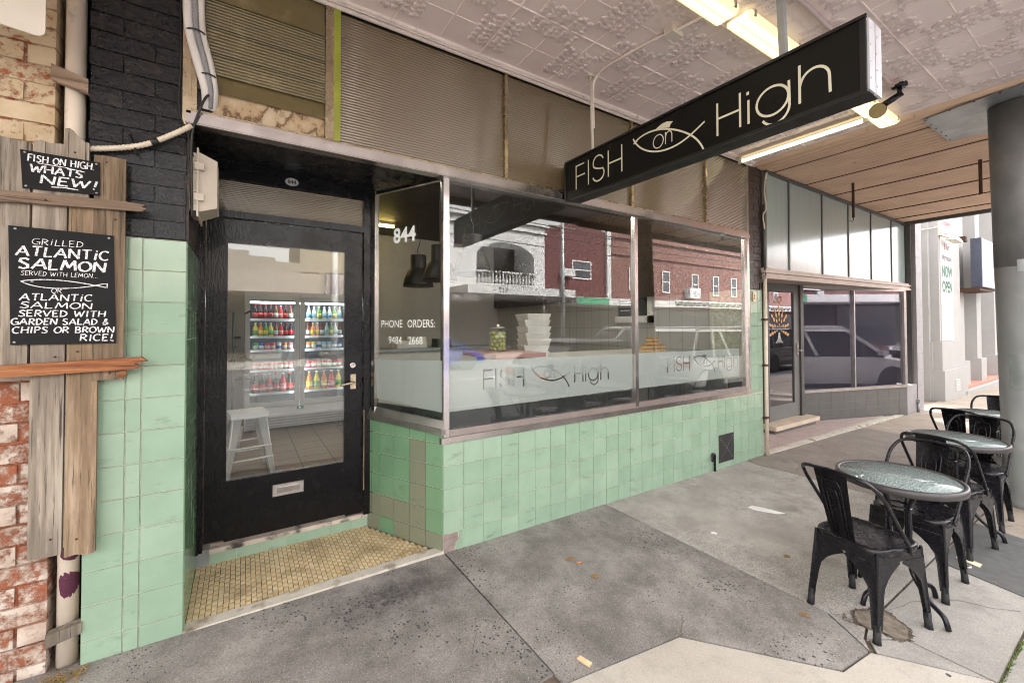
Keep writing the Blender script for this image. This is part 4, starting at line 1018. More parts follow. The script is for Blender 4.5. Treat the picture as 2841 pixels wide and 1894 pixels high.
mb = MB(); mb.tube(smooth_path([(-.12, .01, 2.735), (-.16, -.04, 2.70), (-.195, -.045, 2.60), (-.222, -.02, 2.49), (-.226, .02, 2.30), (-.225, .05, 2.1)], 8), .006, 8); mb.tube(smooth_path([(-.275, -.004, 3.4), (-.27, -.008, 2.9), (-.275, -.01, 2.62), (-.24, -.012, 2.5), (-.22, .03, 2.4)], 8), .004, 6)
solo('black_cable', mb, 'cable_black', 'thin black cable running down the pier to the grey meter box', 'cable', smooth=60)
# ivory switch box on the inner side of the pier
r = empty('meter_box', (-.19, .12, 2.12), 'weathered ivory plastic meter box with latches on the doorway side of the pier', 'meter box')
mb = MB(); mb.box(-.236, -.205, .05, .30, 2.13, 2.43); mb.bevel(.008, 2); part('base', mb, 'meter_box', r)
mb = MB(); mb.hexa([(-.203, .055, 2.125), (-.203, .295, 2.125), (-.12, .27, 2.16), (-.12, .075, 2.16), (-.203, .055, 2.44), (-.203, .295, 2.44), (-.12, .27, 2.41), (-.12, .075, 2.41)]); mb.bevel(.008, 2); mc = part('cover', mb, 'meter_box', r)
mb = MB(); mb.box(-.206, -.198, .04, .31, 2.10, 2.455); mb.bevel(.003); part('flange', mb, 'meter_box', r)
for z in (2.2, 2.36):
    mb = MB(); mb.box(-.218, -.175, .036, .052, z-.018, z+.018); mb.bevel(.003)
    for d in (-.03, 0, .03): m2 = MB(); m2.box(-.235, -.2, .044, .05, z+d-.003, z+d+.003); merge(mb, m2)
    part('latch', mb, 'meter_box', r)
# ================================================================== AWNINGS
aw = empty('awning', (1.5, -1.5, 3.46), 'awning over the fish shop lined with cream pressed metal flowers', 'awning')
CZ = 3.46
mb = MB(); mb.box(-6, 5.12, -2.98, .0, CZ, CZ+.25); ac = part('ceiling', mb, 'pressed_metal', aw)
# relief: seams, plain squares and flower bands as real shapes
ST = Vector((0, 0, -1))
mb = MB()
PX, PY, X0_, Y0_ = .305, .28, 1.40, -.578
def strip(x0, x1, y0, y1, h):
    mb.hexa([(x0, y0, CZ+.001), (x1, y0, CZ+.001), (x1, y1, CZ+.001), (x0, y1, CZ+.001), (x0+.003, y0+.003, CZ-h), (x1-.003, y0+.003, CZ-h), (x1-.003, y1-.003, CZ-h), (x0+.003, y1-.003, CZ-h)])
i0 = -4
for i in range(-3, 14):
    x = X0_+i*PX
    if -.3 < x < 5.1: strip(x-.006, x+.006, -2.95, -.05, .006 if i % 2 == 0 else .003)
for j in range(-9, 3):
    y = Y0_+j*PY
    if -2.95 < y < -.04: strip(-.3, 5.1, y-.006, y+.006, .0075 if j % 2 == 0 else .003)
def rosette(cx, cy, rad, rot, petals=6):
    n = petals*3; C = mb.b.verts.new((cx, cy, CZ-.005)); rings = []
    for rr, h in ((.24, .0075), (.36, .003), (.7, .008), (1.0, 0)):
        rings.append([mb.b.verts.new((cx+rad*rr*(1+(.15*cos(petals*(2*pi*k/n)) if rr > .4 else 0))*cos(2*pi*k/n+rot), cy+rad*rr*(1+(.15*cos(petals*(2*pi*k/n)) if rr > .4 else 0))*sin(2*pi*k/n+rot), CZ-h*(1+(.3*cos(petals*(2*pi*k/n)) if .4 < rr < .95 else 0)))) for k in range(n)])
    for k in range(n):
        f = mb.b.faces.new((C, rings[0][k], rings[0][(k+1) % n])); f.smooth = True
        for a, c in zip(rings, rings[1:]):
            f = mb.b.faces.new((a[k], c[k], c[(k+1) % n], a[(k+1) % n])); f.smooth = True
def leafr(cx, cy, L, w, rot):
    n = 8; d = Vector((cos(rot), sin(rot), 0)); e = Vector((-d.y, d.x, 0)); c = Vector((cx, cy, CZ))
    mid = [mb.b.verts.new(c+d*L*(i/n-.5)+Vector((0, 0, -.0075 if 0 < i < n else 0))) for i in range(n+1)]
    for sg in (1, -1):
        ed = [mb.b.verts.new(c+d*L*(i/n-.5)+e*sg*w*sin(pi*i/n)*(.8+.2*(i % 2))) for i in range(n+1)]
        for i in range(n):
            f = mb.b.faces.new((mid[i], mid[i+1], ed[i+1], ed[i])); f.smooth = True
def band(x0, x1, y0, y1):
    """flowers and leaves filling a rectangle"""
    nx = max(1, round((x1-x0)/.046)); ny = max(1, round((y1-y0)/.046)); k = int(x0*31+y0*17)
    for i in range(nx):
        for j in range(ny):
            k += 1; px = x0+(i+.5+(.18 if (j+k) % 2 else -.18))*(x1-x0)/nx; py = y0+(j+.5+(.15 if i % 2 else -.15))*(y1-y0)/ny
            if (k*7) % 5 == 0: leafr(px, py, .062, .019, k*1.9)
            elif (k*3) % 4 == 1: rosette(px, py, .019, k*.4, 5)
            else: rosette(px, py, .0265, k*.7, 5+(k % 2))
for i in range(-2, 7):
    for j in range(-5, 2):
        cx = X0_+i*2*PX; cy = Y0_+j*2*PY       # seam crossing; bands sit mid way along the seams
        for (x0, x1, y0, y1) in ((cx+PX*.42, cx+PX*1.58, cy+.012, cy+PY*.46), (cx+PX*.42, cx+PX*1.58, cy-PY*.46, cy-.012), (cx+.012, cx+PX*.44, cy+PY*.42, cy+PY*1.58), (cx-PX*.44, cx-.012, cy+PY*.42, cy+PY*1.58)):
            if x0 < -.35 or x1 > 5.1 or y1 > -.075 or y0 < -2.93: continue
            band(x0, x1, y0, y1)
part('pressed_flowers', mb, 'pressed_metal', ac)
mb = MB(); PR = [(.0, 3.425), (-.012, 3.425), (-.02, 3.432), (-.022, 3.438), (-.04, 3.441), (-.055, 3.448), (-.06, 3.461), (0, 3.461)]
mb.prism([(-6, y, z) for y, z in PR], (11.1, 0, 0)); part('cornice', mb, 'cornice', aw)
mb = MB(); mb.tube(smooth_path([(-.3, -.045, 3.436)]+[(x*.4-.2, -.045+rnd.uniform(-.004, .004), 3.434+rnd.uniform(-.004, .003)) for x in range(1, 13)]+[(5.0, -.045, 3.435)], 4), .005, 6); part('surface_cable', mb, 'cornice', aw)
mb = MB(); mb.box(-6, 5.12, -3.06, -2.98, 3.36, 3.9); part('fascia', mb, 'neigh_grey', aw)
# corrugated awning of the next shop
a2 = empty('corrugated_awning', (7.7, -1.5, 3.4), 'awning lined with brown corrugated iron over the grey shop', 'awning')
mb = MB(); n = 54*8
mb.grid(lambda u, v: (5.122+5.3*u, -2.98+3.0*v, 3.46-.03*abs(sin(u*54*pi))+(.02*u)), n, 1); part('corrugated_lining', mb, 'corrugated_paint', a2)
mb = MB(); mb.box(5.122, 10.42, -2.98, .0, 3.47, 3.8); part('roof', mb, 'neigh_grey', a2)
mb = MB(); mb.box(10.42, 10.5, -3.0, .05, 3.40, 3.85); mb.box(5.12, 10.5, -3.06, -2.98, 3.34, 3.9); part('fascia', mb, 'neigh_frame', a2)
mb = MB()
for k in range(6):
    x = 5.55+k*.88; mb.box(x, x+.003, -2.98, -.01, 3.426+k*.0035, 3.44+k*.0035)
part('sheet_laps', mb, 'rust', a2)
mb = MB(); mb.prism([(5.27, -1.46, 3.418), (6.10, -1.47, 3.418), (6.3, -2.3, 3.418), (5.1, -2.3, 3.418)], (0, 0, .005)); part('column_plate', mb, 'steel_plate', a2)
for k in range(6):
    for (xa, ya, xb, yb) in ((5.3, -1.48, 6.06, -1.49), (5.26, -1.5, 5.12, -2.25)):
        t = k/5; mb = MB(); mb.lathe([(.008, 0), (.006, -.004), (.001, -.005)], (xa+(xb-xa)*t, ya+(yb-ya)*t, 3.418), 8); part('plate_screw', mb, 'rust', a2)
for nm, x, y, z in (('a', 6.87, -.40, 2.965), ('b', 7.15, -1.505, 3.03)):
    mb = MB(); mb.box(x-.022, x+.022, y-.005, y, z, 3.43); mb.box(x-.022, x-.016, y-.03, y, z, 3.43)
    solo('hanging_bracket', mb, 'rust', 'rusty steel strap with a loose wire hanging below the brown corrugated lining' if nm == 'a' else 'rusty steel strap hanging from the corrugated lining next to the round column', 'bracket', 'rusty hangers under the corrugated awning')
mb = MB(); mb.tube(smooth_path([(6.88, -.40, 3.06), (6.94, -.39, 2.99), (6.93, -.38, 2.93), (6.86, -.38, 2.93), (6.76, -.38, 2.925)], 6), .004, 6); solo('loose_wire', mb, 'cable_black', 'loose black wire end dangling from the nearer rusty strap', 'wire', smooth=60)
# ================================================================== THE HANGING SIGN
r = empty('hanging_sign', (2.26, -1.0, 2.51), 'long black box sign lettered FISH on High hung below the awning', 'sign')
A, B_, C_, D_ = (2.19, -.062, 2.531), (2.18, -1.996, 2.507), (2.18, -1.991, 2.812), (2.19, -.037, 2.834)
TH = .135
mb = MB(); mb.hexa([A, (A[0]+TH, A[1], A[2]), (B_[0]+TH, B_[1], B_[2]), B_, D_, (D_[0]+TH, D_[1], D_[2]), (C_[0]+TH, C_[1], C_[2]), C_]); part('case', mb, 'sign_black', r)
mb = MB(); mb.beam((2.186, -.05, 2.838), (2.176, -2.0, 2.817), .012, .014); mb.beam((2.186, -.06, 2.527), (2.176, -2.0, 2.503), .012, .014); mb.beam((2.181, -1.985, 2.51), (2.181, -1.985, 2.82), .008, .022, (0, 1, 0)); mb.beam((2.187, -.05, 2.53), (2.187, -.045, 2.83), .008, .018, (0, 1, 0)); part('edging', mb, 'sign_edge', r)
mb = MB(); mb.box(2.188, 2.25, -2.004, -1.996, 2.508, 2.81); mb.box(2.254, 2.318, -2.006, -1.996, 2.505, 2.805)
for z in (2.54, 2.61, 2.68, 2.75): mb.lathe([(.005, 0), (.004, -.003), (.001, -.003)], (2.262, -2.006, z), 8, 'y'); mb.lathe([(.004, 0), (.003, -.003), (.001, -.003)], (2.2, -2.004, z+.02), 8, 'y')
part('end_plate', mb, 'sign_end', r)
TS_ = plane_T((2.1885, 0, 2.595), (-.0052, -1, -.012), (0, 0, 1)); mb = MB()
for k, (line, w, cl) in enumerate(emblem_strokes()): mb.ribbon(line, w, TS_, .0006+.00025*(k % 5), closed=bool(cl))
mb.b.faces.new([mb.b.verts.new(TS_(p, .0022)) for p in FIN]); 
mb.b.faces.new([mb.b.verts.new(TS_((.784+.005*cos(a), .158+.005*sin(a)), .0022)) for a in [2*pi*i/10 for i in range(10)]])
part('sign_lettering', mb, 'letter_cream', r, recalc=False)
TSb = plane_T((2.328, -2.04, 2.595), (0, 1, 0), (0, 0, 1)); mb = MB()
for k, (line, w, cl) in enumerate(emblem_strokes()): mb.ribbon(line, w, TSb, .0006+.00025*(k % 5), closed=bool(cl))
mb.b.faces.new([mb.b.verts.new(TSb(p, .0022)) for p in FIN]); part('sign_lettering', mb, 'letter_cream', r, recalc=False)
mb = MB(); mb.tube([(2.253, -.297, 2.82), (2.245, -.283, 3.46)], .011, 10); mb.lathe([(.03, 0), (.03, -.008), (.012, -.012)], (2.245, -.283, 3.459), 12); part('hanger_post', mb, 'white_plastic', r)
mb = MB(); mb.beam((2.262, -1.645, 2.81), (2.247, -1.632, 3.46), .032, .03, (0, 1, 0)); part('hanger_post', mb, 'steel_plate', r)
# conduit over the ceiling with junction box
mb = MB(); mb.tube(smooth_path([(2.266, -.292, 3.05), (2.268, -.286, 3.36), (2.268, -.33, 3.43), (2.255, -.43, 3.445), (2.262, -.58, 3.44), (2.29, -.72, 3.447), (2.315, -.86, 3.44), (2.337, -.95, 3.435), (2.36, -1.03, 3.435), (2.39, -1.12, 3.445), (2.43, -1.2, 3.44)], 8), .0105, 10)
solo('ceiling_conduit', mb, 'cornice', 'cream conduit snaking across the pressed metal ceiling to the sign post', 'conduit', smooth=60)
mb = MB(); mb.box(2.29, 2.40, -.985, -.92, 3.405, 3.46); mb.bevel(.006, 2); solo('junction_box', mb, 'white_plastic', 'cream junction box on the pressed metal ceiling behind the sign', 'junction box', smooth=40)
mb = MB(); mb.tube([(1.5, -1.53, 3.44), (4.36, -1.5, 3.44)], .014, 10)
for x in (2.7, 3.3, 3.95, 4.3): m2 = MB(); m2.box(x-.008, x+.008, -1.55, -1.48, 3.42, 3.46); merge(mb, m2)
solo('surface_conduit', mb, 'pink_conduit', 'straight pink painted conduit along the ceiling behind the lights', 'conduit', smooth=60)
# lamps
def batten(x0, x1, y, label):
    r = empty('batten_light', ((x0+x1)/2, y, 3.39), label, 'light', 'prismatic batten lights under the awning')
    mb = MB(); mb.box(x0+.03, x1-.03, y-.055, y+.055, 3.43, 3.46); mb.bevel(.006); part('base', mb, 'lamp_base', r)
    mb = MB(); n = 8
    prof = [(-.075, 3.432), (-.078, 3.41), (-.07, 3.393), (-.05, 3.385), (.05, 3.385), (.07, 3.393), (.078, 3.41), (.075, 3.432)]
    mb.prism([(x0, y+a, z) for a, z in prof], (x1-x0, 0, 0)); mb.bevel(.01, 2); part('diffuser', mb, 'diffuser_glow', r, None, 50)
    for xx in (x0+.04, (x0+x1)/2, x1-.04):
        for sg in (-1, 1):
            mb = MB(); mb.box(xx-.01, xx+.01, y+sg*.078-.004, y+sg*.078+.004, 3.40, 3.44); part('clip', mb, 'alu_dull', r)
    return r
batten(1.20, 2.47, -1.235, 'lit prismatic batten light nearest the camera above the word High')
batten(2.56, 3.79, -1.26, 'lit prismatic batten light directly behind the black hanging sign post')
batten(3.83, 5.07, -1.28, 'lit prismatic batten light beyond the sign beside the spotlight')
r = empty('tube_light', (4.75, -.65, 3.38), 'bare glowing fluorescent tube light above the right end of the shopfront', 'light')
mb = MB(); mb.box(4.70, 4.78, -1.24, -.04, 3.425, 3.46); mb.bevel(.006); part('batten', mb, 'lamp_base', r)
mb = MB(); mb.tube([(4.735, -1.19, 3.385), (4.735, -.10, 3.385)], .019, 14); part('tube', mb, 'tube_glow', r)
for y in (-1.215, -.075): mb = MB(); mb.box(4.715, 4.755, y-.02, y+.02, 3.362, 3.43); mb.bevel(.006); part('tube_holder', mb, 'white_plastic', r)
r = empty('spotlight', (4.5, -1.5, 3.3), 'black adjustable spotlight with amber lens under the awning edge', 'spotlight')
mb = MB(); mb.lathe([(.05, 0), (.05, -.025), (.045, -.032), (.0, -.032)], (4.42, -1.525, 3.46), 20); part('base', mb, 'black_metal', r)
HD = Vector((4.335, -1.41, 3.27)); LD = Vector((-.72, -.26, -.42)).normalized()
mb = MB(); mb.tube([(4.42, -1.525, 3.43), (4.425, -1.522, 3.375)], .016, 10); mb.tube([(4.43, -1.54, 3.385), HD-LD*.085], [.022, .027], 14); part('arm', mb, 'black_metal', r)
mb = MB(); mb.tube([HD-LD*.1, HD-LD*.03, HD], [.03, .05, .057], 22); part('lamp_head', mb, 'black_metal', r)
mb = MB(); mb.tube([HD-LD*.002, HD+LD*.003], .0535, 22); part('lens', mb, 'lens_ochre', r)
# column
r = empty('column', (5.73, -2.0, gz(5.7)), 'round grey steel awning column beside the cafe tables', 'column')
top = Vector((5.565, -1.985, 3.42)); bot = Vector((5.75, -2.01, gz(5.7)-.01))
def cl(t): return bot+(top-bot)*t
mb = MB(); mb.tube([cl(.0), cl(.02), cl(.03), cl(.60)], [.178, .176, .17, .168], 40); part('lower_shaft', mb, 'column_grey', r, 'pale grey lower shaft with tape scraps')
mb = MB(); mb.tube([cl(.60), cl(1.0)], [.1685, .166], 40); part('upper_shaft', mb, 'column_dark', r, 'dark grey upper shaft')
mb = MB()
def wrap(mb, a0, a1, z0, z1, rr):
    mb.grid(lambda u, v: tuple(cl((z0+(z1-z0)*v)/3.46)+Vector((cos(R(a0+(a1-a0)*u))*rr, sin(R(a0+(a1-a0)*u))*rr, 0))), 10, 1)
wrap(mb, 150, 225, 1.02, 1.32, .1702); wrap(mb, 175, 200, 2.02, 2.12, .1702); wrap(mb, 215, 262, 1.45, 1.53, .1703); part('tape_scrap', mb, 'steel_plate', r)
# ================================================================== CAFE CHAIRS AND TABLES
def make_chair():
    """front faces +X, origin on the ground in the middle"""
    t = empty('cafe_chair', (0, 0, 0), 'black pressed metal cafe chair', 'chair', 'black metal cafe chairs on the footpath')
    H = .432
    def corner(sx, sy, z):
        k = (H-z)/H; hx = .158+.03*k+.012*k*k; hy = (.168 if sx > 0 else .150)+.022*k
        return Vector((sx*hx, sy*hy, z))
    # seat pan with rolled edge, a shallow dish and drainage holes
    def sq(u, rr):                                        # rounded square outline
        a = 2*pi*u; c, s_ = cos(a), sin(a); p = 5.0
        k = (abs(c)**p+abs(s_)**p)**(-1/p); return c*k*rr*.172, s_*k*rr*(.176 if c > -.2 else .165)
    mb = MB(); N = 48; prof = [(0, -.007), (.5, -.0065), (.8, -.004), (.9, -.0005), (.965, .001), (1.0, -.006), (1.005, -.02), (1.0, -.04), (.985, -.041), (.985, -.02)]
    mb.grid(lambda u, v: (lambda k: (*sq(u, prof[k][0] if prof[k][0] else .001), H+prof[k][1]))(min(len(prof)-1, int(round(v*(len(prof)-1))))), N, len(prof)-1)
    seat = part('seat', mb, 'black_metal', t, local=True)
    mb = MB()
    for ix in range(3):
        for iy in range(3): mb.lathe([(.0055, .0), (.0055, .0008), (0, .0008)], (-.02+(ix-1)*.032, (iy-1)*.034+(ix % 2)*.008, H-.0066), 8)
    part('drain_holes', mb, 'rubber', seat, local=True)
    # apron with arched cut-outs running down into the legs
    APEX = .362
    def wl(z):
        if z >= APEX: return None
        k = (APEX-z)/APEX; return .026+.13*max(0, 1-k*2.5)**2.2+.024*(1-k)
    zs = [H-.03, .40, APEX+.0005]
    mb = MB()
    for (ca, cb) in (((1, -1), (1, 1)), ((1, 1), (-1, 1)), ((-1, 1), (-1, -1)), ((-1, -1), (1, -1))):
        for z0, z1 in zip(zs, zs[1:]): mb.face([corner(*ca, z0), corner(*cb, z0), corner(*cb, z1), corner(*ca, z1)])
    bmesh.ops.remove_doubles(mb.b, verts=mb.b.verts, dist=.0005)
    bmesh.ops.solidify(mb.b, geom=mb.b.faces[:], thickness=-.003); part('apron', mb, 'black_metal', t, None, 50, True)
    for sx in (1, -1):
        for sy in (1, -1):
            mb = MB(); zl = [APEX, .35, .335, .315, .29, .25, .2, .15, .1, .06]
            for (ox, oy) in ((-sx, sy), (sx, -sy)):
                rows = []
                for z in zl:
                    c = corner(sx, sy, z); o = corner(ox, oy, z); d = (o-c); L = d.length; w = min(L/2, wl(z) or L/2)
                    if z == APEX: w = L/2*.93
                    # a pressed groove runs down each face
                    nrm = Vector((0, sy, 0)) if ox != sx else Vector((sx, 0, 0)); gd = .004 if z < .28 else 0
                    rows.append([mb.b.verts.new(c+d/L*w*q-nrm*(gd if 0 < q < 1 and .2 < q < .9 else 0)) for q in (0, .25, .55, .85, 1)])
                for a, b_ in zip(rows, rows[1:]):
                    for k in range(4):
                        f = mb.b.faces.new((a[k], a[k+1], b_[k+1], b_[k])); f.smooth = True
            bmesh.ops.remove_doubles(mb.b, verts=mb.b.verts, dist=.0005)
            bmesh.ops.solidify(mb.b, geom=mb.b.faces[:], thickness=-.003)
            mb.tube([corner(sx, sy, z)-Vector((sx*.004, sy*.004, 0)) for z in (.415, .3, .2, .1, .06)], [.0075, .0075, .007, .007, .007], 8)
            lg = part('leg', mb, 'black_metal', t, None, 50, True)
            f0 = corner(sx, sy, .085)-Vector((sx*.012, sy*.012, 0)); f1 = corner(sx, sy, .0)-Vector((sx*.012, sy*.012, 0))
            mb = MB(); mb.tube([f0, f0*.3+f1*.7, f1], [.0155, .0165, .018], 14); part('rubber_foot', mb, 'rubber', lg, local=True)
    # hoop of the back, splat with pressed ribs
    hp = [(-.02+.06, s_*.178, z) for s_, z in ()]
    path = rounded([(.045, -.178, .405), (.035, -.182, .43), (-.185, -.188, .715), (-.255, -.155, .782), (-.275, 0, .797), (-.255, .155, .782), (-.185, .188, .715), (.035, .182, .43), (.045, .178, .405)], .07, 7)
    mb = MB(); mb.tube(path, .0095, 12)
    for s_ in (-1, 1): mb.lathe([(.011, 0), (.011, s_*.008), (.0, s_*.009)], (.045, s_*.18, .405), 10, 'y')
    part('back_frame', mb, 'black_metal', t, local=True)
    def sp(u, v):
        w = .058+.024*v**1.1; x = -.158-.115*v**.92; z = H-.035+(.795-H+.035)*v; y = (u-.5)*2*w
        return Vector((x-.010*(1-(2*u-1)**2)*v, y, z))
    mb = MB(); mb.grid(sp, 8, 14); bmesh.ops.solidify(mb.b, geom=mb.b.faces[:], thickness=.003); back = part('backrest', mb, 'black_metal', t, None, 50, True)
    mb = MB()
    for sc, z0 in ((.62, .86), (.34, .74)):
        L = [(.5-.5*sc*1.0, .12)]+[(.5-.5*sc, .5), (.5-.5*sc, z0-.1), (.5-.5*sc*.75, z0), (.5, z0+.005), (.5+.5*sc*.75, z0), (.5+.5*sc, z0-.1), (.5+.5*sc, .5), (.5+.5*sc, .12)]
        for dx in (.0015, -.0045): mb.tube([sp(u, v)+Vector((dx+.0015, 0, 0)) for u, v in L], .0035, 6)
    part('pressed_ribs', mb, 'black_metal', back, local=True)
    return t
def make_table():
    t = empty('cafe_table', (0, 0, 0), 'round cafe table with pebbled glass top', 'table', 'round glass cafe tables')
    mb = MB(); mb.lathe([(.0, .700), (.262, .700), (.262, .694), (.0, .694)], seg=56); part('table_top', mb, 'pebble_glass', t, local=True)
    mb = MB(); mb.lathe([(.256, .694), (.258, .703), (.268, .706), (.277, .702), (.280, .688), (.277, .668), (.268, .664), (.258, .668), (.256, .694)], seg=64); part('rim', mb, 'rim_dark', t, local=True)
    for k in range(4):
        a = pi/4+k*pi/2+.35; c, s_ = cos(a), sin(a); pr = [(.235, .672), (.12, .64), (.062, .56), (.058, .42), (.058, .28), (.075, .19), (.15, .10), (.215, .06), (.235, .005)]
        mb = MB(); mb.tube(smooth_path([(q*c, q*s_, z) for q, z in pr], 6), .0125, 12); part('leg', mb, 'black_metal', t, local=True)
    for z in (.54, .27):
        mb = MB(); mb.tube([(.05*cos(2*pi*i/24), .05*sin(2*pi*i/24), z) for i in range(24)], .006, 8, closed=True)
        part('ring', mb, 'black_metal', t, local=True)
    mb = MB()
    for z in (.54, .27):
        for k in range(4): a = pi/4+k*pi/2+.35; mb.lathe([(.008, 0), (.007, .006), (0, .007)], (.066*cos(a), .066*sin(a), z), 8)
    part('bolts', mb, 'chrome', t, local=True)
    return t
ch0 = make_chair(); tb0 = make_table()
for i, (x, y, a, lab) in enumerate((
        (2.815, -1.758, -13, 'black metal cafe chair nearest the camera with its back to it'),
        (3.50, -1.80, 176, 'black metal cafe chair on the far side of the nearest glass table'),
        (4.235, -1.79, -6, 'black metal cafe chair back to back with the one at the nearest table'),
        (4.99, -1.79, 178, 'black metal cafe chair across the middle glass table with its ribbed backrest towards the wall'),
        (5.72, -1.62, -8, 'black metal cafe chair on the near side of the farthest glass table'),
        (6.72, -1.66, 186, 'farthest black metal cafe chair, facing the camera beyond the last table'))):
    o = ch0 if i == 0 else copy_tree(ch0)
    o.location = (x, y, gz(x)); o.rotation_euler = (0, .0085, R(a)) if abs(a) < 90 else (0, -.0085, R(a)); o['label'] = lab
for i, (x, y, lab) in enumerate(((3.105, -1.822, 'nearest round glass cafe table between two black chairs'), (4.545, -1.775, 'middle round glass cafe table in the row'), (6.17, -1.70, 'farthest round glass cafe table, half behind the grey column'))):
    o = tb0 if i == 0 else copy_tree(tb0); o.location = (x, y, gz(x)); o.rotation_euler = (0, 0, i*.6); o['label'] = lab
# litter on the footpath
def litter(name, pts, z, mat, label, cat, hgt=.002):
    mb = MB(); mb.prism([(x, y, gz(x)+z+rnd.uniform(0, .0015)) for x, y in pts], (0, 0, hgt)); solo(name, mb, mat, label, cat)
litter('paper_strip', [(3.63, -.70), (3.70, -.70), (3.74, -.78), (3.78, -.93), (3.72, -.905), (3.67, -.84), (3.63, -.76)], .001, 'litter_white', 'white paper strip lying on the grey footpath', 'litter')
litter('white_scrap', [(2.94, -.80), (2.96, -.785), (2.985, -.80), (2.98, -.825), (2.955, -.83)], .001, 'litter_white', 'small white scrap on the grey footpath', 'litter')
litter('dry_leaf', [(1.79, -.495), (1.83, -.485), (1.86, -.51), (1.84, -.535), (1.80, -.525)], .003, 'leaf_tan', 'dry brown leaf on the dark footpath', 'leaf')
litter('dry_leaf', [(1.80, -.735), (1.83, -.715), (1.86, -.735), (1.84, -.76), (1.81, -.755)], .003, 'leaf_tan', 'dry tan leaf nearer the road on the dark footpath', 'leaf')
litter('dry_leaf', [(2.50, -1.57), (2.53, -1.57), (2.55, -1.6), (2.52, -1.615)], .003, 'leaf_tan', 'small tan leaf beside the nearest chair', 'leaf')
litter('dry_leaf', [(3.05, -1.25), (3.08, -1.235), (3.1, -1.26), (3.075, -1.28)], .003, 'leaf_tan', 'small tan leaf behind the nearest chair', 'leaf')
litter('wood_chip', [(1.30, -1.17), (1.325, -1.165), (1.342, -1.225), (1.318, -1.235)], .002, 'bread_pale', 'cream wood chip near the front edge of the dark footpath', 'litter', .006)
mb = MB(); mb.tube([(1.82, -.575, .003), (1.865, -.585, .003)], .004, 8); solo('cigarette_butt', mb, 'drink_orange', 'orange cigarette butt by the brown leaf', 'litter')
mb = MB()
for k in range(70):
    a = Vector((-.63+rnd.uniform(-.07, .07), -.03+rnd.uniform(-.05, .03), .006)); d = Vector((rnd.uniform(-.05, .03), rnd.uniform(-.10, -.02), rnd.uniform(.0, .03)))
    mb.tube([a, a+d*.5+Vector((0, 0, .015)), a+d], [.0018, .0015, .0006], 4, False)
solo('dry_grass', mb, 'straw', 'tuft of dry straw at the foot of the green pier', 'grass', None, 'stuff')
mb = MB()
for k in range(160):
    t = rnd.random(); a = Vector((2.52+t*.7, -2.245-t*.006, gz(2.8)-.004)); d = Vector((rnd.uniform(-.012, .012), rnd.uniform(-.012, .012), rnd.uniform(.004, .022))); mb.tube([a, a+d], [.0022, .0006], 4, False)
solo('moss', mb, 'grass', 'green moss growing in the kerb joint', 'moss', None, 'stuff')

# ================================================================== THE GREY SHOP NEXT DOOR
nb = empty('grey_shop', (7.9, 0, -.05), 'grey shop next door with recessed door and slanting tinted window', 'shop')
z0 = -.06
FA = Vector((7.66, .568, 0)); FB = Vector((10.02, -.12, 0)); FD = (FB-FA).normalized(); FN = Vector((FD.y, -FD.x, 0))
def NP(s, d, z): return FA+FD*s+FN*d+Vector((0, 0, z))
NL = (FB-FA).length
def nbox(mb, s0, s1, d0, d1, za, zb): mb.hexa([NP(s0, d1, za), NP(s1, d1, za), NP(s1, d0, za), NP(s0, d0, za), NP(s0, d1, zb), NP(s1, d1, zb), NP(s1, d0, zb), NP(s0, d0, zb)])
mb = MB(); nbox(mb, 0, NL, -.15, 0, -.2, .43); part('stall_riser', mb, 'neigh_tile', nb)
mb = MB()
for k in range(4): nbox(mb, 0, NL, 0, .002, .0+k*.12, .0+k*.12+.004)
for k in range(9): nbox(mb, .1+k*.27, .104+k*.27, 0, .002, -.05, .43)
part('tile_joints', mb, 'neigh_grey', nb)
mb = MB(); nbox(mb, 0, NL, -.05, .025, .43, .47); nbox(mb, 0, .035, -.05, .012, .47, 2.16); nbox(mb, NL-.06, NL, -.05, .012, .47, 2.16); nbox(mb, 1.17, 1.195, -.03, .012, .47, 2.14); nbox(mb, 0, NL, -.05, .012, 2.13, 2.2); part('window_frame', mb, 'alu_dull', nb)
mb = MB(); nbox(mb, .035, NL-.06, -.03, -.024, .47, 2.13); part('window_pane', mb, 'glass_tint', nb)
mb = MB(); n = 26
mb.grid(lambda u, v: tuple(NP(.03+u*(NL-.1), -.12+.06*(((u*n) % 1.0)-.5), .45+v*1.68)), n*4, 1, smooth=False); part('vertical_blind', mb, 'blind', nb)
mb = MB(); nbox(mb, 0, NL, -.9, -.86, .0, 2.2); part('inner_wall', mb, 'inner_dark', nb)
mb = MB(); mb.box(6.40, 6.56, .53, .6, .1, 2.2); mb.box(7.56, 7.66, .53, .62, .06, 2.2); mb.box(6.40, 7.66, .54, .62, 2.17, 2.22); part('door_frame', mb, 'neigh_frame', nb)
mb = MB(); mb.box(6.56, 6.63, .56, .6, .1, 2.17); mb.box(7.40, 7.56, .56, .6, .1, 2.17); mb.box(6.63, 7.40, .56, .6, 2.05, 2.17); mb.box(6.63, 7.40, .56, .6, .1, .31); d = part('door', mb, 'neigh_grey', nb)
mb = MB(); mb.box(6.63, 7.40, .578, .584, .31, 2.05); part('door_glass', mb, 'glass_tint', d)
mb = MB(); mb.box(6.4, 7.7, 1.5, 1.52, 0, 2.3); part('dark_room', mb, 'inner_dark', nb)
mb = MB(); mb.box(7.46, 7.49, .54, .56, 1.05, 1.25); mb.tube([(7.475, .55, 1.13), (7.475, .52, 1.13), (7.58, .515, 1.125)], .009, 8); part('handle', mb, 'chrome', d)
TD = plane_T((0, .5735, 0), (1, 0, 0), (0, 0, 1))
part('door_number', text_mb('842', .17, lambda p, z=0: TD(Vector((p[0]+6.83, p[1]+1.865, 0)), z), 'LEFT', 0, .9), 'vinyl_gold', d)
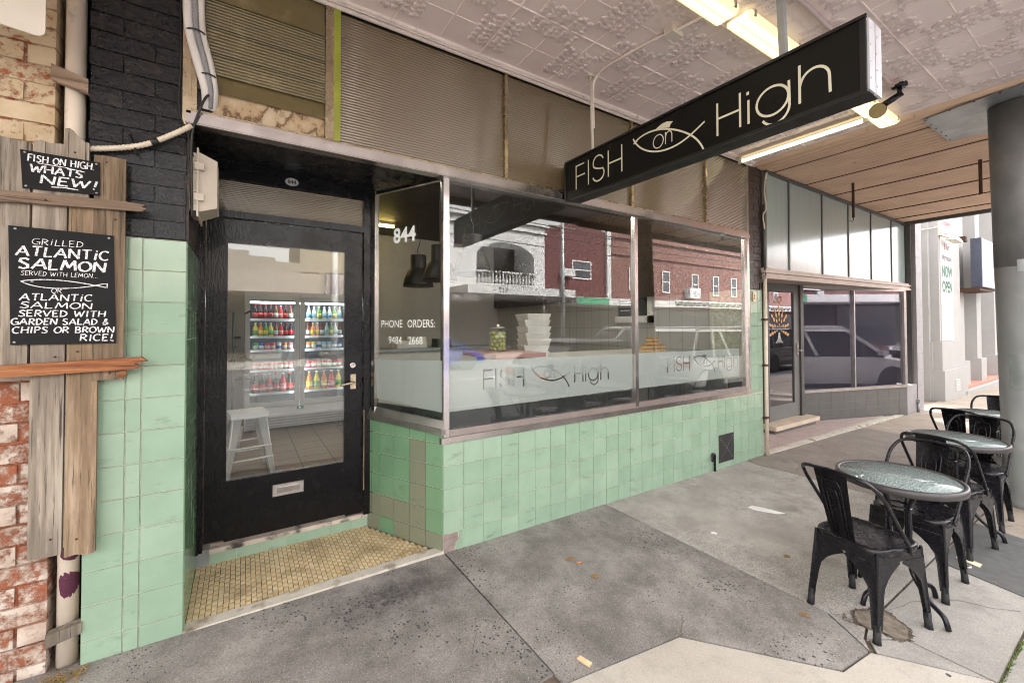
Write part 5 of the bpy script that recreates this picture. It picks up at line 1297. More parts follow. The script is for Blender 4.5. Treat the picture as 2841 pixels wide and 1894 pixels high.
mb = MB()
def drop(cx, cy, L, w, a):
    d_ = Vector((sin(a), cos(a), 0)); e_ = Vector((d_.y, -d_.x, 0)); c = Vector((cx, cy, 0))
    pr = [(0, 0), (.18, .8), (.38, 1), (.62, .75), (.85, .3), (1, 0), (.85, -.3), (.62, -.75), (.38, -1), (.18, -.8)]
    mb.b.faces.new([mb.b.verts.new(TD(c+d_*L*t+e_*w*q, 0)) for t, q in pr])
for ring, (n, rad, L) in enumerate(((5, .06, .05), (7, .13, .075), (9, .21, .095), (9, .30, .09))):
    for k in range(n):
        a = R(-105+210*k/(n-1)); drop(6.955+sin(a)*rad*.8, 1.46+cos(a)*rad, L, L*.26, a*.8)
part('leaf_emblem', mb, 'vinyl_gold', d)
mb = MB()
for k in range(5):
    t = (k-2)/2; mb.ribbon(bez((6.955+t*.015, 1.42), (6.955+t*.02, 1.33), (6.955+t*.05, 1.29), (6.955+t*.11, 1.26), 8), .012, TD, .0002*k)
part('trunk_emblem', mb, 'vinyl_grey', d)
mb = MB(); mb.box(6.38, 7.75, .36, .6, .025, .085); mb.bevel(.006); part('door_sill', mb, 'stone_sill', nb)
mb = MB(); mb.box(6.4, 7.72, .40, .6, -.2, .025); part('sill_base', mb, 'neigh_tile', nb)
mb = MB(); mb.prism([(5.32, -.02, gz(5.3)+.012), (9.85, -.09, gz(9.8)+.012), (7.72, .57, gz(7.7)+.02), (5.32, .6, gz(5.3)+.02)], (0, 0, -.06)); ef = part('entry_floor', mb, 'grout', nb)
mb = MB(); sz = .05
for i in range(92):
    for j in range(12):
        x = 5.33+i*sz; y = .05+j*sz
        if x > 9.6-(y-.0)*3.0: continue
        mb.box(x+.004, x+sz-.004, y+.004, y+sz-.004, gz(x)+.012, gz(x)+.0205)
part('mosaic_tiles', mb, 'pink_mosaic', ef)
mb = MB(); mb.prism([(5.32, -.02, gz(5.3)+.014), (9.88, -.1, gz(9.8)+.014), (9.8, -.03, gz(9.8)+.02), (5.32, .045, gz(5.3)+.02)], (0, 0, -.05)); part('edge_strip', mb, 'edge_strip', ef)
mb = MB(); mb.box(5.315, 6.4, .55, .7, -.2, 2.2); part('recess_wall', mb, 'neigh_trim', nb)
mb = MB(); mb.hexa([(5.315, -.0, 2.10), (10.3, -.05, 2.2), (10.3, .2, 2.2), (5.315, .7, 2.15), (5.315, .0, 2.16), (10.3, .0, 2.25), (10.3, .3, 2.25), (5.315, .7, 2.25)]); part('soffit', mb, 'neigh_trim', nb)
mb = MB()
for k, (zz, dd) in enumerate(((2.10, -.05), (2.135, -.03), (2.17, -.045), (2.2, -.02))):
    mb.hexa([(5.315, dd, zz), (10.5, dd-.03, zz+.075), (10.5, .05, zz+.075), (5.315, .05, zz), (5.315, dd, zz+.03), (10.5, dd-.03, zz+.105), (10.5, .05, zz+.105), (5.315, .05, zz+.03)])
part('head_moulding', mb, 'neigh_trim', nb)
xs = [5.43, 6.0, 6.98, 7.9, 8.82, 9.78, 10.5]
for k in range(6):
    mb = MB(); mb.box(xs[k]+.015, xs[k+1]-.015, .0, .02, 2.24, 3.42); part('transom_panel', mb, 'neigh_panel', nb)
mb = MB()
for k in range(1, 6): mb.box(xs[k]-.015, xs[k]+.015, -.012, .02, 2.25, 3.43)
mb.box(5.34, 5.445, .0, .03, 2.2, 3.43); mb.box(5.4, 10.5, -.03, .02, 3.40, 3.44); part('transom_frame', mb, 'neigh_frame', nb)
mb = MB(); mb.box(5.315, 10.9, .04, .1, 2.25, 3.5); mb.box(5.315, 10.9, .1, 6, 3.4, 4.2); part('upper_wall', mb, 'inner_dark', nb)
mb = MB(); mb.box(10.5, 10.58, -.08, .1, .4, 3.42); part('corner_post', mb, 'neigh_frame', nb)
mb = MB(); mb.box(10.02, 10.55, -.12, .2, -.2, .44); mb.box(10.58, 10.93, -.13, .4, -.2, 3.5)
part('pilaster', mb, 'neigh_pilaster', nb)
mb = MB()
for k in range(12): mb.box(10.578, 10.932, -.132, -.128, .1+k*.3, .104+k*.3)
part('tile_joints', mb, 'neigh_grey', nb)
mb = MB(); mb.tube([(10.55, -.14, -.1), (10.55, -.14, .12)], .02, 8); mb.box(10.5, 10.6, -.17, -.11, .1, .16); solo('water_tap', mb, 'steel_plate', 'small metal tap at the foot of the grey pilaster', 'tap')
# beige downpipe between the two shops
r = empty('downpipe', (5.345, -.02, gz(5.3)), 'thin beige downpipe between green tiles and grey shop', 'pipe')
mb = MB(); mb.tube([(5.345, -.02, gz(5.3)), (5.345, -.02, 2.1)], .021, 12); part('pipe', mb, 'conduit_cream', r)
mb = MB(); mb.tube([(5.34, -.02, 2.1), (5.34, -.02, 3.0)], .018, 12); part('upper_pipe', mb, 'neigh_frame', r, 'dark upper length of pipe')
for z in (.42, 1.05, 1.6): mb = MB(); mb.box(5.28, 5.37, -.045, -.004, z-.012, z+.012); part('bracket', mb, 'rust', r)
mb = MB(); mb.tube(smooth_path([(5.40, -.02, 3.33), (5.36, -.05, 3.38), (5.33, -.05, 3.34), (5.34, -.03, 3.15), (5.35, -.04, 2.95), (5.30, -.03, 2.86), (5.33, -.03, 2.7)], 8), .008, 8); solo('bent_cable', mb, 'conduit_cream', 'bent beige cable looping down the brown brick party pier', 'cable', smooth=60)

# ================================================================== THE WHITE RENDERED BUILDING
wb = empty('white_building', (15, .4, -.1), 'white rendered building with stepped pilasters beyond the grey shop', 'building')
mb = MB(); mb.box(12.1, 12.36, .42, 2, -.4, 9); mb.box(12.36, 12.52, .28, 2, -.4, 9); mb.box(12.52, 12.66, .14, 2, -.4, 9); mb.box(12.66, 14.35, .0, 2, -.4, 9)
part('corner_pier', mb, 'white_render', wb)
mb = MB(); mb.box(12.05, 12.40, .38, 2, -.4, 1.17); mb.box(12.40, 12.55, .24, 2, -.4, 1.168); mb.box(12.55, 12.64, .1, 2, -.4, 1.166); mb.box(12.62, 14.4, -.04, 2, -.4, 1.17); mb.box(12.58, 14.5, -.08, 2, -.4, .55); part('pier_base', mb, 'white_render', wb)
mb = MB(); mb.box(14.35, 40, .5, 2, -.4, 9)
for a in (15.2, 17.0, 19.2, 21.5, 24): mb.box(a, a+.5, .18, .55, -.4, 9); mb.box(a-.05, a+.55, .1, .55, -.1, .62)
mb.box(14.35, 14.7, .25, .55, -.4, 9); part('wall', mb, 'white_render', wb)
mb = MB(); mb.box(14.4, 30, .0, .5, -.25, .02); part('deck', mb, 'deck_red', wb)
mb = MB(); mb.box(14.3, 30, -.1, .0, -.25, -.03); part('plinth', mb, 'white_render', wb)
mb = MB()
for k in range(5): mb.box(13.4, 13.75, -.09, -.082, .06+k*.055, .1+k*.055)
part('vent_grille', mb, 'poster', wb)
r = empty('poster_panel', (13.2, -.01, 1.2), 'tall white poster panel lettered NOW OPEN on the white building', 'poster')
mb = MB(); mb.box(12.76, 13.72, -.012, 0, 1.19, 4.3); part('panel', mb, 'poster', r)
TQ = plane_T((13.24, -.0145, 0), (1, 0, 0), (0, 0, 1))
def q(txt, size, z, m, sx=1.0, bold=0.0): part('poster_lettering', text_mb(txt, size, lambda p, zz=0: TQ(Vector((p[0], p[1]+z, 0)), zz), 'CENTER', 0, sx, bold), m, r)
q('Designer', .22, 3.74, 'text_pink', .85); q('Fashion', .22, 3.47, 'text_pink', .85); q('& Art', .22, 3.2, 'text_pink', .85); q('Warehouse', .2, 2.96, 'text_grey', .8)
q('NOW', .34, 2.6, 'text_green', .9, .012); q('OPEN', .34, 2.26, 'text_green', .9, .012)
mb = MB(); mb.box(12.76, 13.72, -.0145, -.012, 1.945, 1.95); part('panel_joint', mb, 'text_grey', r)
r = empty('front_sign', (15.5, -.2, 2.4), 'dark boxed sign lettered FRONT on a rusty bracket', 'sign')
mb = MB(); mb.box(14.84, 17.5, -.28, -.1, 2.44, 3.62); mb.bevel(.015); part('case', mb, 'front_sign_dark', r)
mb = MB(); mb.box(14.86, 17.48, -.292, -.278, 2.46, 3.6); part('face', mb, 'front_sign_face', r)
part('sign_lettering', text_mb('FRONT', .75, lambda p, z=0: plane_T((14.95, -.2945, 2.74), (1, 0, 0), (0, 0, 1))(p, z), 'LEFT', 0, .72), 'litter_white', r)
mb = MB(); mb.box(14.84, 16.2, -.24, .2, 2.36, 2.43); part('bracket', mb, 'rust', r)
mb = MB(); mb.box(14.7, 14.86, -.05, .2, 3.55, 3.68); part('bracket', mb, 'rust', r)
r = empty('floodlight', (12.8, -.1, 3.4), 'cream floodlight on an arm above the poster panel', 'floodlight')
mb = MB(); mb.tube(smooth_path([(12.05, .3, 3.63), (12.4, .2, 3.6), (12.7, -.03, 3.66)], 5), .012, 6); mb.box(12.66, 12.80, -.06, .0, 3.47, 3.68); part('cable', mb, 'conduit_cream', r)
mb = MB(); mb.tube([(12.72, -.05, 3.45), (12.9, -.2, 3.42)], .02, 8); mb.hexa([(12.8, -.25, 3.36), (13.4, -.25, 3.34), (13.4, -.08, 3.36), (12.8, -.08, 3.38), (12.85, -.22, 3.46), (13.35, -.22, 3.43), (13.35, -.1, 3.44), (12.85, -.1, 3.47)]); part('lamp_head', mb, 'white_plastic', r)
# ================================================================== INSIDE THE FISH SHOP
mb = MB(); mb.prism([(-.236, .745, .108), (.86, .745, .108), (1.17, .13, .108), (5.2, .13, .108), (5.2, 6.0, .108), (-.236, 6, .108)][::-1], (0, 0, -.1)); part('inner_floor', mb, 'inner_tile_floor', shop)
mb = MB(); mb.box(-.3, 5.25, 6.0, 6.1, 0, 3.5); mb.box(-.3, -.24, .7, 6.0, 0, 3.5); part('inner_wall', mb, 'inner_wall', shop)
mb = MB(); mb.box(5.16, 5.2, .5, 6.0, .1, 3.4); part('tiled_inner_wall', mb, 'inner_wall_tile', shop)
mb = MB(); mb.box(-.236, 5.2, .075, 6.0, 3.40, 3.45); part('inner_ceiling', mb, 'inner_ceiling', shop)
mb = MB(); mb.box(-6, 5.305, .002, 6.1, 3.5, 7.2); part('upper_wall', mb, 'far_beige', shop)
mb = MB(); mb.box(-6, -.8, .3, 6.1, -.1, 3.5); part('side_mass', mb, 'mortar', bw)
# drinks fridge
FX0, FX1, FY, FT = .02, 1.28, 3.69, 1.98
fr = empty('drinks_fridge', (.65, 4.0, .108), 'tall grey double door drinks fridge behind the shop door', 'fridge')
mb = MB(); mb.box(FX0, FX0+.05, FY, FY+.62, .2, FT); mb.box(FX1-.05, FX1, FY, FY+.62, .2, FT); mb.box(FX0+.05, FX1-.05, FY, FY+.62, FT-.12, FT); mb.box(FX0+.05, FX1-.05, FY+.03, FY+.62, .2, .47); part('cabinet', mb, 'fridge_grey', fr)
mb = MB(); mb.box(FX0+.05, FX1-.05, FY+.56, FY+.6, .47, FT-.12); part('inner_back', mb, 'fridge_dark', fr)
mb = MB(); mb.box(FX0, FX1, FY-.02, FY+.03, .21, .475); kp = part('kick_panel', mb, 'white_enamel', fr)
mb = MB()
for k in range(4): mb.box(FX0+.02, FX1-.02, FY-.028, FY-.02, .225+k*.035, .242+k*.035)
part('vent_slats', mb, 'alu_dull', kp)
mb = MB(); mb.box(.62, .70, FY-.026, FY-.02, .43, .465); part('display', mb, 'fridge_dark', kp)
part('display_digits', text_mb('2.4', .025, plane_T((.642, FY-.027, .438), (1, 0, 0), (0, 0, 1))), 'led_green', kp)
mb = MB()
for x in (FX0+.1, FX1-.1): mb.lathe([(.03, -.012), (.03, .012)], (x, FY+.06, .145), 14, 'x'); mb.box(x-.02, x+.02, FY+.03, FY+.1, .15, .21)
part('castors', mb, 'rubber', fr)
mb = MB(); mb.box(FX0+.06, FX1-.06, FY+.04, FY+.06, FT-.145, FT-.125); part('inner_lamp', mb, 'fridge_glow', fr)
for x in (FX0+.022, .607, .672, FX1-.055):
    mb = MB(); mb.box(x, x+.03, FY+.0, FY+.006, .5, FT-.15); part('inner_lamp', mb, 'fridge_glow', fr)
SZ = [1.617, 1.387, 1.205, .945, .644]
for a, b_ in ((FX0+.005, .645), (.655, FX1-.005)):
    mb = MB(); mb.box(a, a+.055, FY-.035, FY-.002, .48, FT-.02); mb.box(b_-.055, b_, FY-.035, FY-.002, .48, FT-.02); mb.box(a+.055, b_-.055, FY-.035, FY-.002, .48, .55); mb.box(a+.055, b_-.055, FY-.035, FY-.002, FT-.1, FT-.02); mb.bevel(.004)
    fd = part('fridge_door', mb, 'fridge_grey', fr)
    mb = MB(); mb.box(a+.055, b_-.055, FY-.02, FY-.015, .55, FT-.1); part('fridge_glass', mb, 'glass_clear', fd)
    for z in SZ:
        mb = MB(); mb.tube([(a+.06, FY+.07, z-.006), (b_-.06, FY+.07, z-.006)], .006, 6)
        for y in (.15, .25, .35, .45): mb.tube([(a+.06, FY+y, z-.006), (b_-.06, FY+y, z-.006)], .004, 5)
        for k in range(7): mb.tube([(a+.07+k*.075, FY+.07, z-.003), (a+.07+k*.075, FY+.5, z-.003)], .003, 4)
        mb.box(a+.055, b_-.055, FY+.055, FY+.06, z-.004, z+.022); part('shelf', mb, 'white_enamel', fr)
DRK = {}
def drink(kind, col, x, y, z, label):
    key = (kind, col)
    if key in DRK: o = copy_tree(DRK[key])
    else:
        if kind == 'can':
            o = empty('drink_can', (0, 0, 0), '', 'can'); mb = MB(); mb.lathe([(.024, 0), (.032, .008), (.032, .105), (.026, .115), (.0, .115)], seg=14); part('can_body', mb, 'drink_'+col, o, local=True)
            mb = MB(); mb.lathe([(.0325, .035), (.0325, .075)], seg=14); part('label', mb, 'drink_white' if col != 'white' else 'drink_blue', o, local=True)
        else:
            o = empty('drink_bottle', (0, 0, 0), '', 'bottle'); h = .20 if kind == 'bottle' else .27; w = .031 if kind == 'bottle' else .042
            mb = MB(); mb.lathe([(w*.9, 0), (w, .01), (w, h*.52), (w*.8, h*.66), (w*.42, h*.8), (w*.38, h*.93)], seg=14); part('bottle_body', mb, 'drink_'+col, o, local=True)
            mb = MB(); mb.lathe([(w*.42, h*.92), (w*.44, h), (0, h)], seg=10); part('cap', mb, 'drink_red' if col in ('cola', 'brown') else 'drink_white', o, local=True)
            mb = MB(); mb.lathe([(w*1.02, h*.2), (w*1.02, h*.48)], seg=14); part('label', mb, {'cola': 'drink_red', 'orange': 'drink_yellow', 'yellow': 'drink_green', 'brown': 'drink_white', 'green': 'drink_yellow', 'red': 'drink_pink', 'white': 'drink_sky'}.get(col, 'drink_white'), o, local=True)
        DRK[key] = o
    o.location = (x, y, z); o['label'] = label; o['group'] = 'drinks on the fridge shelves'
order = ['first', 'second', 'third', 'fourth', 'lowest']
rows = [[('bottle', ['cola', 'cola', 'cola', 'cola', 'brown', 'red', 'cola', 'brown']), ('bottle', ['white', 'white', 'green', 'white', 'white', 'green', 'white'])],
        [('bottle', ['yellow', 'orange', 'green', 'yellow', 'brown', 'red', 'cola', 'cola']), ('bottle', ['brown', 'orange', 'orange', 'brown', 'white', 'green', 'white', 'brown'])],
        [('can', ['green', 'blue', 'red', 'red', 'white', 'orange', 'pink']), ('can', ['orange', 'yellow', 'white', 'sky', 'sky', 'blue', 'blue'])],
        [('can', ['red']*8), ('can', ['red', 'red', 'pink', 'red', 'pink', 'red', 'red'])],
        [('big', ['cola', 'cola', 'red', 'cola', 'red', 'cola']), ('big', ['orange', 'yellow', 'orange', 'red', 'yellow'])]]
for k, row in enumerate(rows):
    for s_, (kind, cols) in enumerate(row):
        a = FX0+.09 if s_ == 0 else .74; n = len(cols); w = .47
        for i, c in enumerate(cols):
            drink(kind, c, a+w*(i+.5)/n, FY+.115+rnd.uniform(-.01, .01), SZ[k], '%s drink %s on the %s shelf from the top behind the %s fridge door' % (c, {'can': 'can', 'bottle': 'bottle', 'big': 'large bottle'}[kind], order[k], ('left', 'right')[s_]))
# bar stool
st = empty('bar_stool', (.045, 2.22, .108), 'worn white metal bar stool just inside the glass door', 'stool', None, R(8))
SH = .60
mb = MB(); mb.box(-.155, .155, -.155, .155, SH-.05, SH); mb.bevel(.02, 3); part('seat', mb, 'worn_white', st, None, 50, True)
for sx in (1, -1):
    for sy in (1, -1):
        mb = MB(); t0 = Vector((sx*.135, sy*.135, SH-.03)); t1 = Vector((sx*.20, sy*.20, .0))
        for dx, dy in ((-sx, 0), (0, -sy)):
            d = Vector((dx, dy, 0)); mb.face([t0, t0+d*.075, t1+d*.03, t1])
        bmesh.ops.solidify(mb.b, geom=mb.b.faces[:], thickness=.006); mb.tube([t0, t1], .008, 8); part('leg', mb, 'worn_white', st, local=True)
mb = MB()
for z, ww in ((.17, .187), (.28, .175)):
    for a, b_ in (((-1, -1), (1, -1)), ((1, -1), (1, 1)), ((1, 1), (-1, 1)), ((-1, 1), (-1, -1))): mb.tube([(a[0]*ww, a[1]*ww, z), (b_[0]*ww, b_[1]*ww, z)], .008, 8)
part('foot_rail', mb, 'worn_white', st, local=True)
# pendants
for i, (x, y, lab) in enumerate(((2.36, 1.92, 'black pendant lamp nearest the shop window'), (2.28, 2.74, 'middle black pendant lamp of the row inside'), (2.31, 3.66, 'black pendant lamp deepest inside the shop'))):
    if i == 0:
        p0 = empty('pendant_lamp', (x, y, 2.15), lab, 'lamp', 'black pendant lamps in the shop')
        mb = MB(); mb.lathe([(.235, 0), (.232, .03), (.215, .12), (.175, .22), (.125, .275), (.12, .29), (.12, .48), (.118, .49), (0, .49)], (0, 0, 0), 32); part('lamp_shade', mb, 'pendant_black', p0, local=True)
        mb = MB(); mb.lathe([(.23, .004), (.225, .03), (.208, .12), (.168, .215), (0, .25)], (0, 0, 0), 32); part('shade_lining', mb, 'pendant_white', p0, local=True)
        mb = MB(); mb.tube(smooth_path([(0, 0, .49), (.015, 0, .58), (-.03, 0, .72), (-.01, .01, .95), (0, 0, 1.25)], 6), .006, 6); part('lamp_cord', mb, 'cable_black', p0, local=True)
        o = p0
    else: o = copy_tree(p0)
    o.location = (x, y, 2.15); o['label'] = lab; o.rotation_euler = (0, 0, i*1.1)
# the yellow shop tube; the rest are unseen tubes added to light the interior
for k, (x, y, lab) in enumerate(((1.72, 4.9, 'yellow glowing tube light at the back of the shop ceiling'), (2.6, .9, 'tube light over the jar on the shop ceiling'), (4.4, .9, 'tube light above the bread rolls on the shop ceiling'), (3.6, 1.2, 'tube light near the window on the shop ceiling'), (.7, 2.0, 'tube light over the drinks fridge'))):
    t = empty('shop_and_fill_tube', (x, y, 3.38), lab, 'light', 'tube lights on the shop ceiling')
    mb = MB(); mb.box(x-.6, x+.6, y-.04, y+.04, 3.36, 3.40); part('batten', mb, 'lamp_base', t)
    mb = MB(); mb.tube([(x-.58, y, 3.33), (x+.58, y, 3.33)], .02, 10); part('tube', mb, 'tube_glow_fill' if k else 'tube_glow_yellow', t)
# counters and what stands on them
r = empty('back_counter', (2.9, 4.3, .108), 'grey service counter at the back of the shop', 'counter')
mb = MB(); mb.box(1.75, 4.2, 4.05, 4.7, .108, 1.12); part('front', mb, 'counter_white', r)
mb = MB(); mb.box(1.7, 4.25, 4.0, 4.75, 1.12, 1.17); mb.bevel(.012, 2); part('top', mb, 'steel_plate', r)
r = empty('window_counter', (3.9, 1.4, .108), 'white service counter behind the shop window', 'counter')
mb = MB(); mb.box(2.55, 5.15, 1.15, 1.25, .95, 1.12); part('front', mb, 'fridge_grey', r)
for x in (2.7, 4.2): mb = MB(); mb.box(x, x+.12, 1.2, 1.9, .108, .95); part('leg', mb, 'counter_white', r)
mb = MB(); mb.box(2.5, 5.16, 1.1, 1.95, 1.12, 1.165); mb.bevel(.01, 2); part('top', mb, 'counter_white', r)
r = empty('jar_stand', (2.3, 1.2, .108), 'white counter end with rounded top carrying the glass jar', 'counter')
mb = MB(); mb.box(2.22, 2.40, 1.0, 1.55, .108, 1.2); part('base', mb, 'counter_white', r)
mb = MB(); mb.box(2.12, 2.75, .96, 1.7, 1.2, 1.245); mb.bevel(.015, 2); part('top', mb, 'counter_top', r)
r = empty('pickle_jar', (2.42, 1.42, 1.247), 'big glass jar of pickled onions with lid on the counter', 'jar')
jx, jy, jz = 2.42, 1.42, 1.247
mb = MB(); mb.lathe([(.085, 0), (.1, .012), (.102, .2), (.092, .225), (.075, .24), (.075, .255)], (jx, jy, jz), 26); part('jar_glass', mb, 'glass_clear', r)
mb = MB(); mb.lathe([(.082, .255), (.082, .268), (.05, .275), (.02, .278), (.022, .3), (.0, .302)], (jx, jy, jz), 22); part('lid', mb, 'alu_dull', r)
k = 0
for layer in range(5):
    for j in range(7):
        a = 2*pi*j/7+layer*.45; mb = MB(); c = Vector((jx+.066*cos(a), jy+.066*sin(a), jz+.032+layer*.042))
        mb.lathe([(0, -.026)]+[(.026*cos(R(t)), .026*sin(R(t))) for t in range(-70, 80, 20)]+[(0, .026)], c, 12); part('pickled_onion', mb, 'onion', r)
for k in range(7):
    z = 1.167+k*.072; x0 = 2.86+rnd.uniform(-.015, .015); y0 = 1.36+rnd.uniform(-.015, .015); w = .15 if k else .155
    b0 = empty('takeaway_box', (x0, y0, z), ('lowest','second lowest','third lowest','middle','third highest','second highest','topmost')[k]+' white takeaway box in the stack on the window counter', 'box', 'stack of white takeaway boxes', R(rnd.uniform(-8, 8)-12))
    mb = MB(); mb.hexa([(-w*.9, -w*.9, 0), (w*.9, -w*.9, 0), (w*.9, w*.9, 0), (-w*.9, w*.9, 0), (-w, -w, .056), (w, -w, .056), (w, w, .056), (-w, w, .056)]); part('tray', mb, 'carton', b0, local=True)
    mb = MB(); mb.box(-w*1.02, w*1.02, -w*1.02, w*1.02, .056, .0715); mb.jitter(.0008); part('lid', mb, 'carton', b0, local=True)
pl = [(4.58, 1.30, 0), (4.70, 1.28, 0), (4.82, 1.28, 0), (4.94, 1.27, 0), (5.06, 1.27, 0), (4.73, 1.30, 1), (4.85, 1.30, 1), (4.96, 1.29, 1), (4.84, 1.30, 2), (4.95, 1.30, 2), (4.86, 1.31, 3), (4.97, 1.31, 3), (5.07, 1.28, 1)]
for k, (x, y, l) in enumerate(pl):
    z = 1.167+l*.05; b0 = empty('bread_roll', (x, y, z), ('wrapped bread roll in the bottom row on the window counter', 'wrapped bread roll in the second row of the pile', 'wrapped bread roll in the third row of the pile', 'wrapped bread roll on top of the pile by the window')[l], 'bread roll', 'pile of wrapped bread rolls')
    mb = MB(); mb.lathe([(.04, 0), (.056, .006), (.058, .016), (.05, .022)], (0, 0, 0), 18); part('roll_base', mb, 'bread_pale', b0, local=True)
    mb = MB(); mb.lathe([(.05, .021), (.058, .026), (.056, .038), (.036, .048), (0, .051)], (0, 0, 0), 18); part('roll_crown', mb, 'bread', b0, local=True)
# boards and screens
TI = plane_T((5.155, 0, 0), (0, -1, 0), (0, 0, 1))
r = empty('specials_board', (5.13, 1.75, 1.75), 'black specials board lettered TODAYS SPECIALS on the tiled wall', 'menu board')
mb = MB(); mb.box(5.13, 5.158, 1.55, 2.15, 1.68, 2.60); part('panel', mb, 'board_black', r)
mb = MB(); mb.box(5.10, 5.158, 1.47, 1.55, 1.58, 2.72); mb.box(5.10, 5.158, 1.47, 2.2, 1.58, 1.68); part('frame', mb, 'counter_white', r)
TI2 = plane_T((5.128, 0, 0), (0, -1, 0), (0, 0, 1))
mb = merge(text_mb("TODAY'S", .11, lambda p, z=0: TI2(Vector((p[0]-2.12, p[1]+2.46, 0)), z), 'LEFT', 0, .8), text_mb("SPECIALS", .11, lambda p, z=0: TI2(Vector((p[0]-2.12, p[1]+2.34, 0)), z), 'LEFT', 0, .8))
for k in range(13):
    z = 2.27-k*.042; L = rnd.uniform(.16, .34); x = -2.1
    if k % 4 == 3: continue
    while x < -2.1+L:
        w = rnd.uniform(.02, .06); mb.b.faces.new([mb.b.verts.new(TI2(Vector(q), .0)) for q in ((x, z, 0), (x+w, z, 0), (x+w, z+.016, 0), (x, z+.016, 0))]); x += w+.012
part('board_lettering', mb, 'litter_white', r, recalc=False)
r = empty('menu_board', (5.14, 3.3, 2.2), 'black menu board headed STEAK SANDWICHES high on the tiled wall', 'menu board')
mb = MB(); mb.box(5.135, 5.158, 2.7, 4.0, 2.2, 3.36); part('panel', mb, 'board_black', r)
TB_ = plane_T((5.133, 0, 0), (0, -1, 0), (0, 0, 1))
mb = text_mb("STEAK SANDWICHES", .115, lambda p, z=0: TB_(Vector((p[0]-3.93, p[1]+3.2, 0)), z), 'LEFT', 0, .82)
for c0 in (-3.93, -3.35):
    for k in range(16):
        z = 3.12-k*.055; x = c0; xe = c0+rnd.uniform(.25, .5)
        if k % 6 == 5: continue
        while x < xe:
            w = rnd.uniform(.03, .08); mb.b.faces.new([mb.b.verts.new(TB_(Vector(q), 0)) for q in ((x, z, 0), (x+w, z, 0), (x+w, z+.02, 0), (x, z+.02, 0))]); x += w+.018
part('board_lettering', mb, 'litter_white', r, recalc=False)
r = empty('television', (1.75, 5.9, 2.0), 'wall television with purple grey screen at the back of the shop', 'television')
mb = MB(); mb.box(1.3, 2.3, 5.9, 5.96, 2.0, 2.55); mb.bevel(.01); part('case', mb, 'board_black', r)
mb = MB(); mb.box(1.33, 2.27, 5.893, 5.9, 2.03, 2.52); part('screen', mb, 'tv_screen', r)
for k, (x, h, m, lab) in enumerate(((2.25, .12, 'carton', 'white carton stack on the back counter'), (2.5, .18, 'carton', 'taller white carton stack on the back counter'), (2.95, .14, 'board_black', 'dark cash terminal on the back counter'))):
    mb = MB(); mb.hexa([(x-.13, 4.1, 1.172), (x+.13, 4.1, 1.172), (x+.13, 4.4, 1.172), (x-.13, 4.4, 1.172), (x-.12, 4.15, 1.172+h), (x+.11, 4.12, 1.172+h), (x+.12, 4.4, 1.172+h), (x-.12, 4.4, 1.172+h)]); mb.bevel(.01)
    solo('cash_terminal' if k == 2 else 'carton_stack', mb, m, lab, 'till' if k == 2 else 'cartons')
r = empty('pot_plant', (-.12, 3.2, .11), 'dark leafy pot plant left of the drinks fridge', 'plant')
mb = MB(); mb.lathe([(.09, 0), (.12, .25), (.11, .26), (0, .24)], (-.10, 3.25, .11), 18); part('pot', mb, 'drink_white', r)
mb = MB()
for k in range(26):
    a = rnd.uniform(0, 2*pi); h = rnd.uniform(.9, 1.75); c = Vector((-.08+.1*cos(a), 3.25+.16*sin(a), h)); d = Vector((cos(a)*.6, sin(a), rnd.uniform(-.3, .5))).normalized(); e = d.cross(Vector((0, 0, 1))).normalized()
    mb.b.faces.new([mb.b.verts.new(c+d*L+e*w) for L, w in ((0, 0), (.03, .035), (.08, .03), (.12, 0), (.08, -.03), (.03, -.035))])
mb.tube([(-.1, 3.25, .3), (-.09, 3.25, 1.7)], .012, 6); part('foliage', mb, 'leaf_dark', r)

# ================================================================== THE FAR SIDE OF THE STREET (seen mirrored in the windows)
def far_win(parent, x0, x1, z0, z1, y, frame='litter_white'):
    mb = MB(); t = .07
    mb.box(x0, x1, y, y+.07, z0, z0+t); mb.box(x0, x1, y, y+.07, z1-t, z1); mb.box(x0, x0+t, y, y+.07, z0+t, z1-t); mb.box(x1-t, x1, y, y+.07, z0+t, z1-t); mb.box(x0+t, x1-t, y, y+.05, (z0+z1)/2-.03, (z0+z1)/2+.03)
    w = part('window', mb, frame, parent); mb = MB(); mb.box(x0+t, x1-t, y-.02, y+.02, z0+t, z1-t); part('pane', mb, 'far_glass', w)
bd = empty('far_beige_building', (2, -20, -.1), 'long beige building with stepped parapet across the street', 'building')
mb = MB(); mb.box(-22, 3.4, -26, -20, -.1, 4.35); mb.box(-22, .25, -20.2, -20, 4.35, 5.25); mb.box(.25, 1.35, -20.2, -20, 4.35, 5.0); mb.box(1.35, 2.45, -20.2, -20, 4.35, 4.8); mb.box(2.45, 9.9, -26, -20, -.1, 6.4); part('wall', mb, 'far_beige', bd)
mb = MB(); mb.box(-22, 8, -20, -17.0, 3.05, 3.95); part('awning', mb, 'far_beige_light', bd)
mb = MB(); mb.box(-22, 8.2, -19.98, -19.9, .3, 2.7); part('shop_windows', mb, 'far_glass', bd)
r = empty('far_shop_sign', (9.6, -16.95, 2.8), 'dark shop sign lettered DUFF ME under the far awning', 'sign')
mb = MB(); mb.box(8.3, 10.6, -16.99, -16.93, 2.8, 3.27); part('panel', mb, 'far_dark', r)
part('sign_lettering', text_mb('DUFF  ME', .34, lambda p, z=0: plane_T((10.45, -16.925, 2.92), (-1, 0, 0), (0, 0, 1))(p, z)), 'poster', r)
bd = empty('far_white_building', (13.5, -20, -.1), 'white two storey building with arched balcony across the street', 'building')
mb = MB(); ax0, ax1, az0, az1 = 12.0, 16.3, 5.0, 6.75
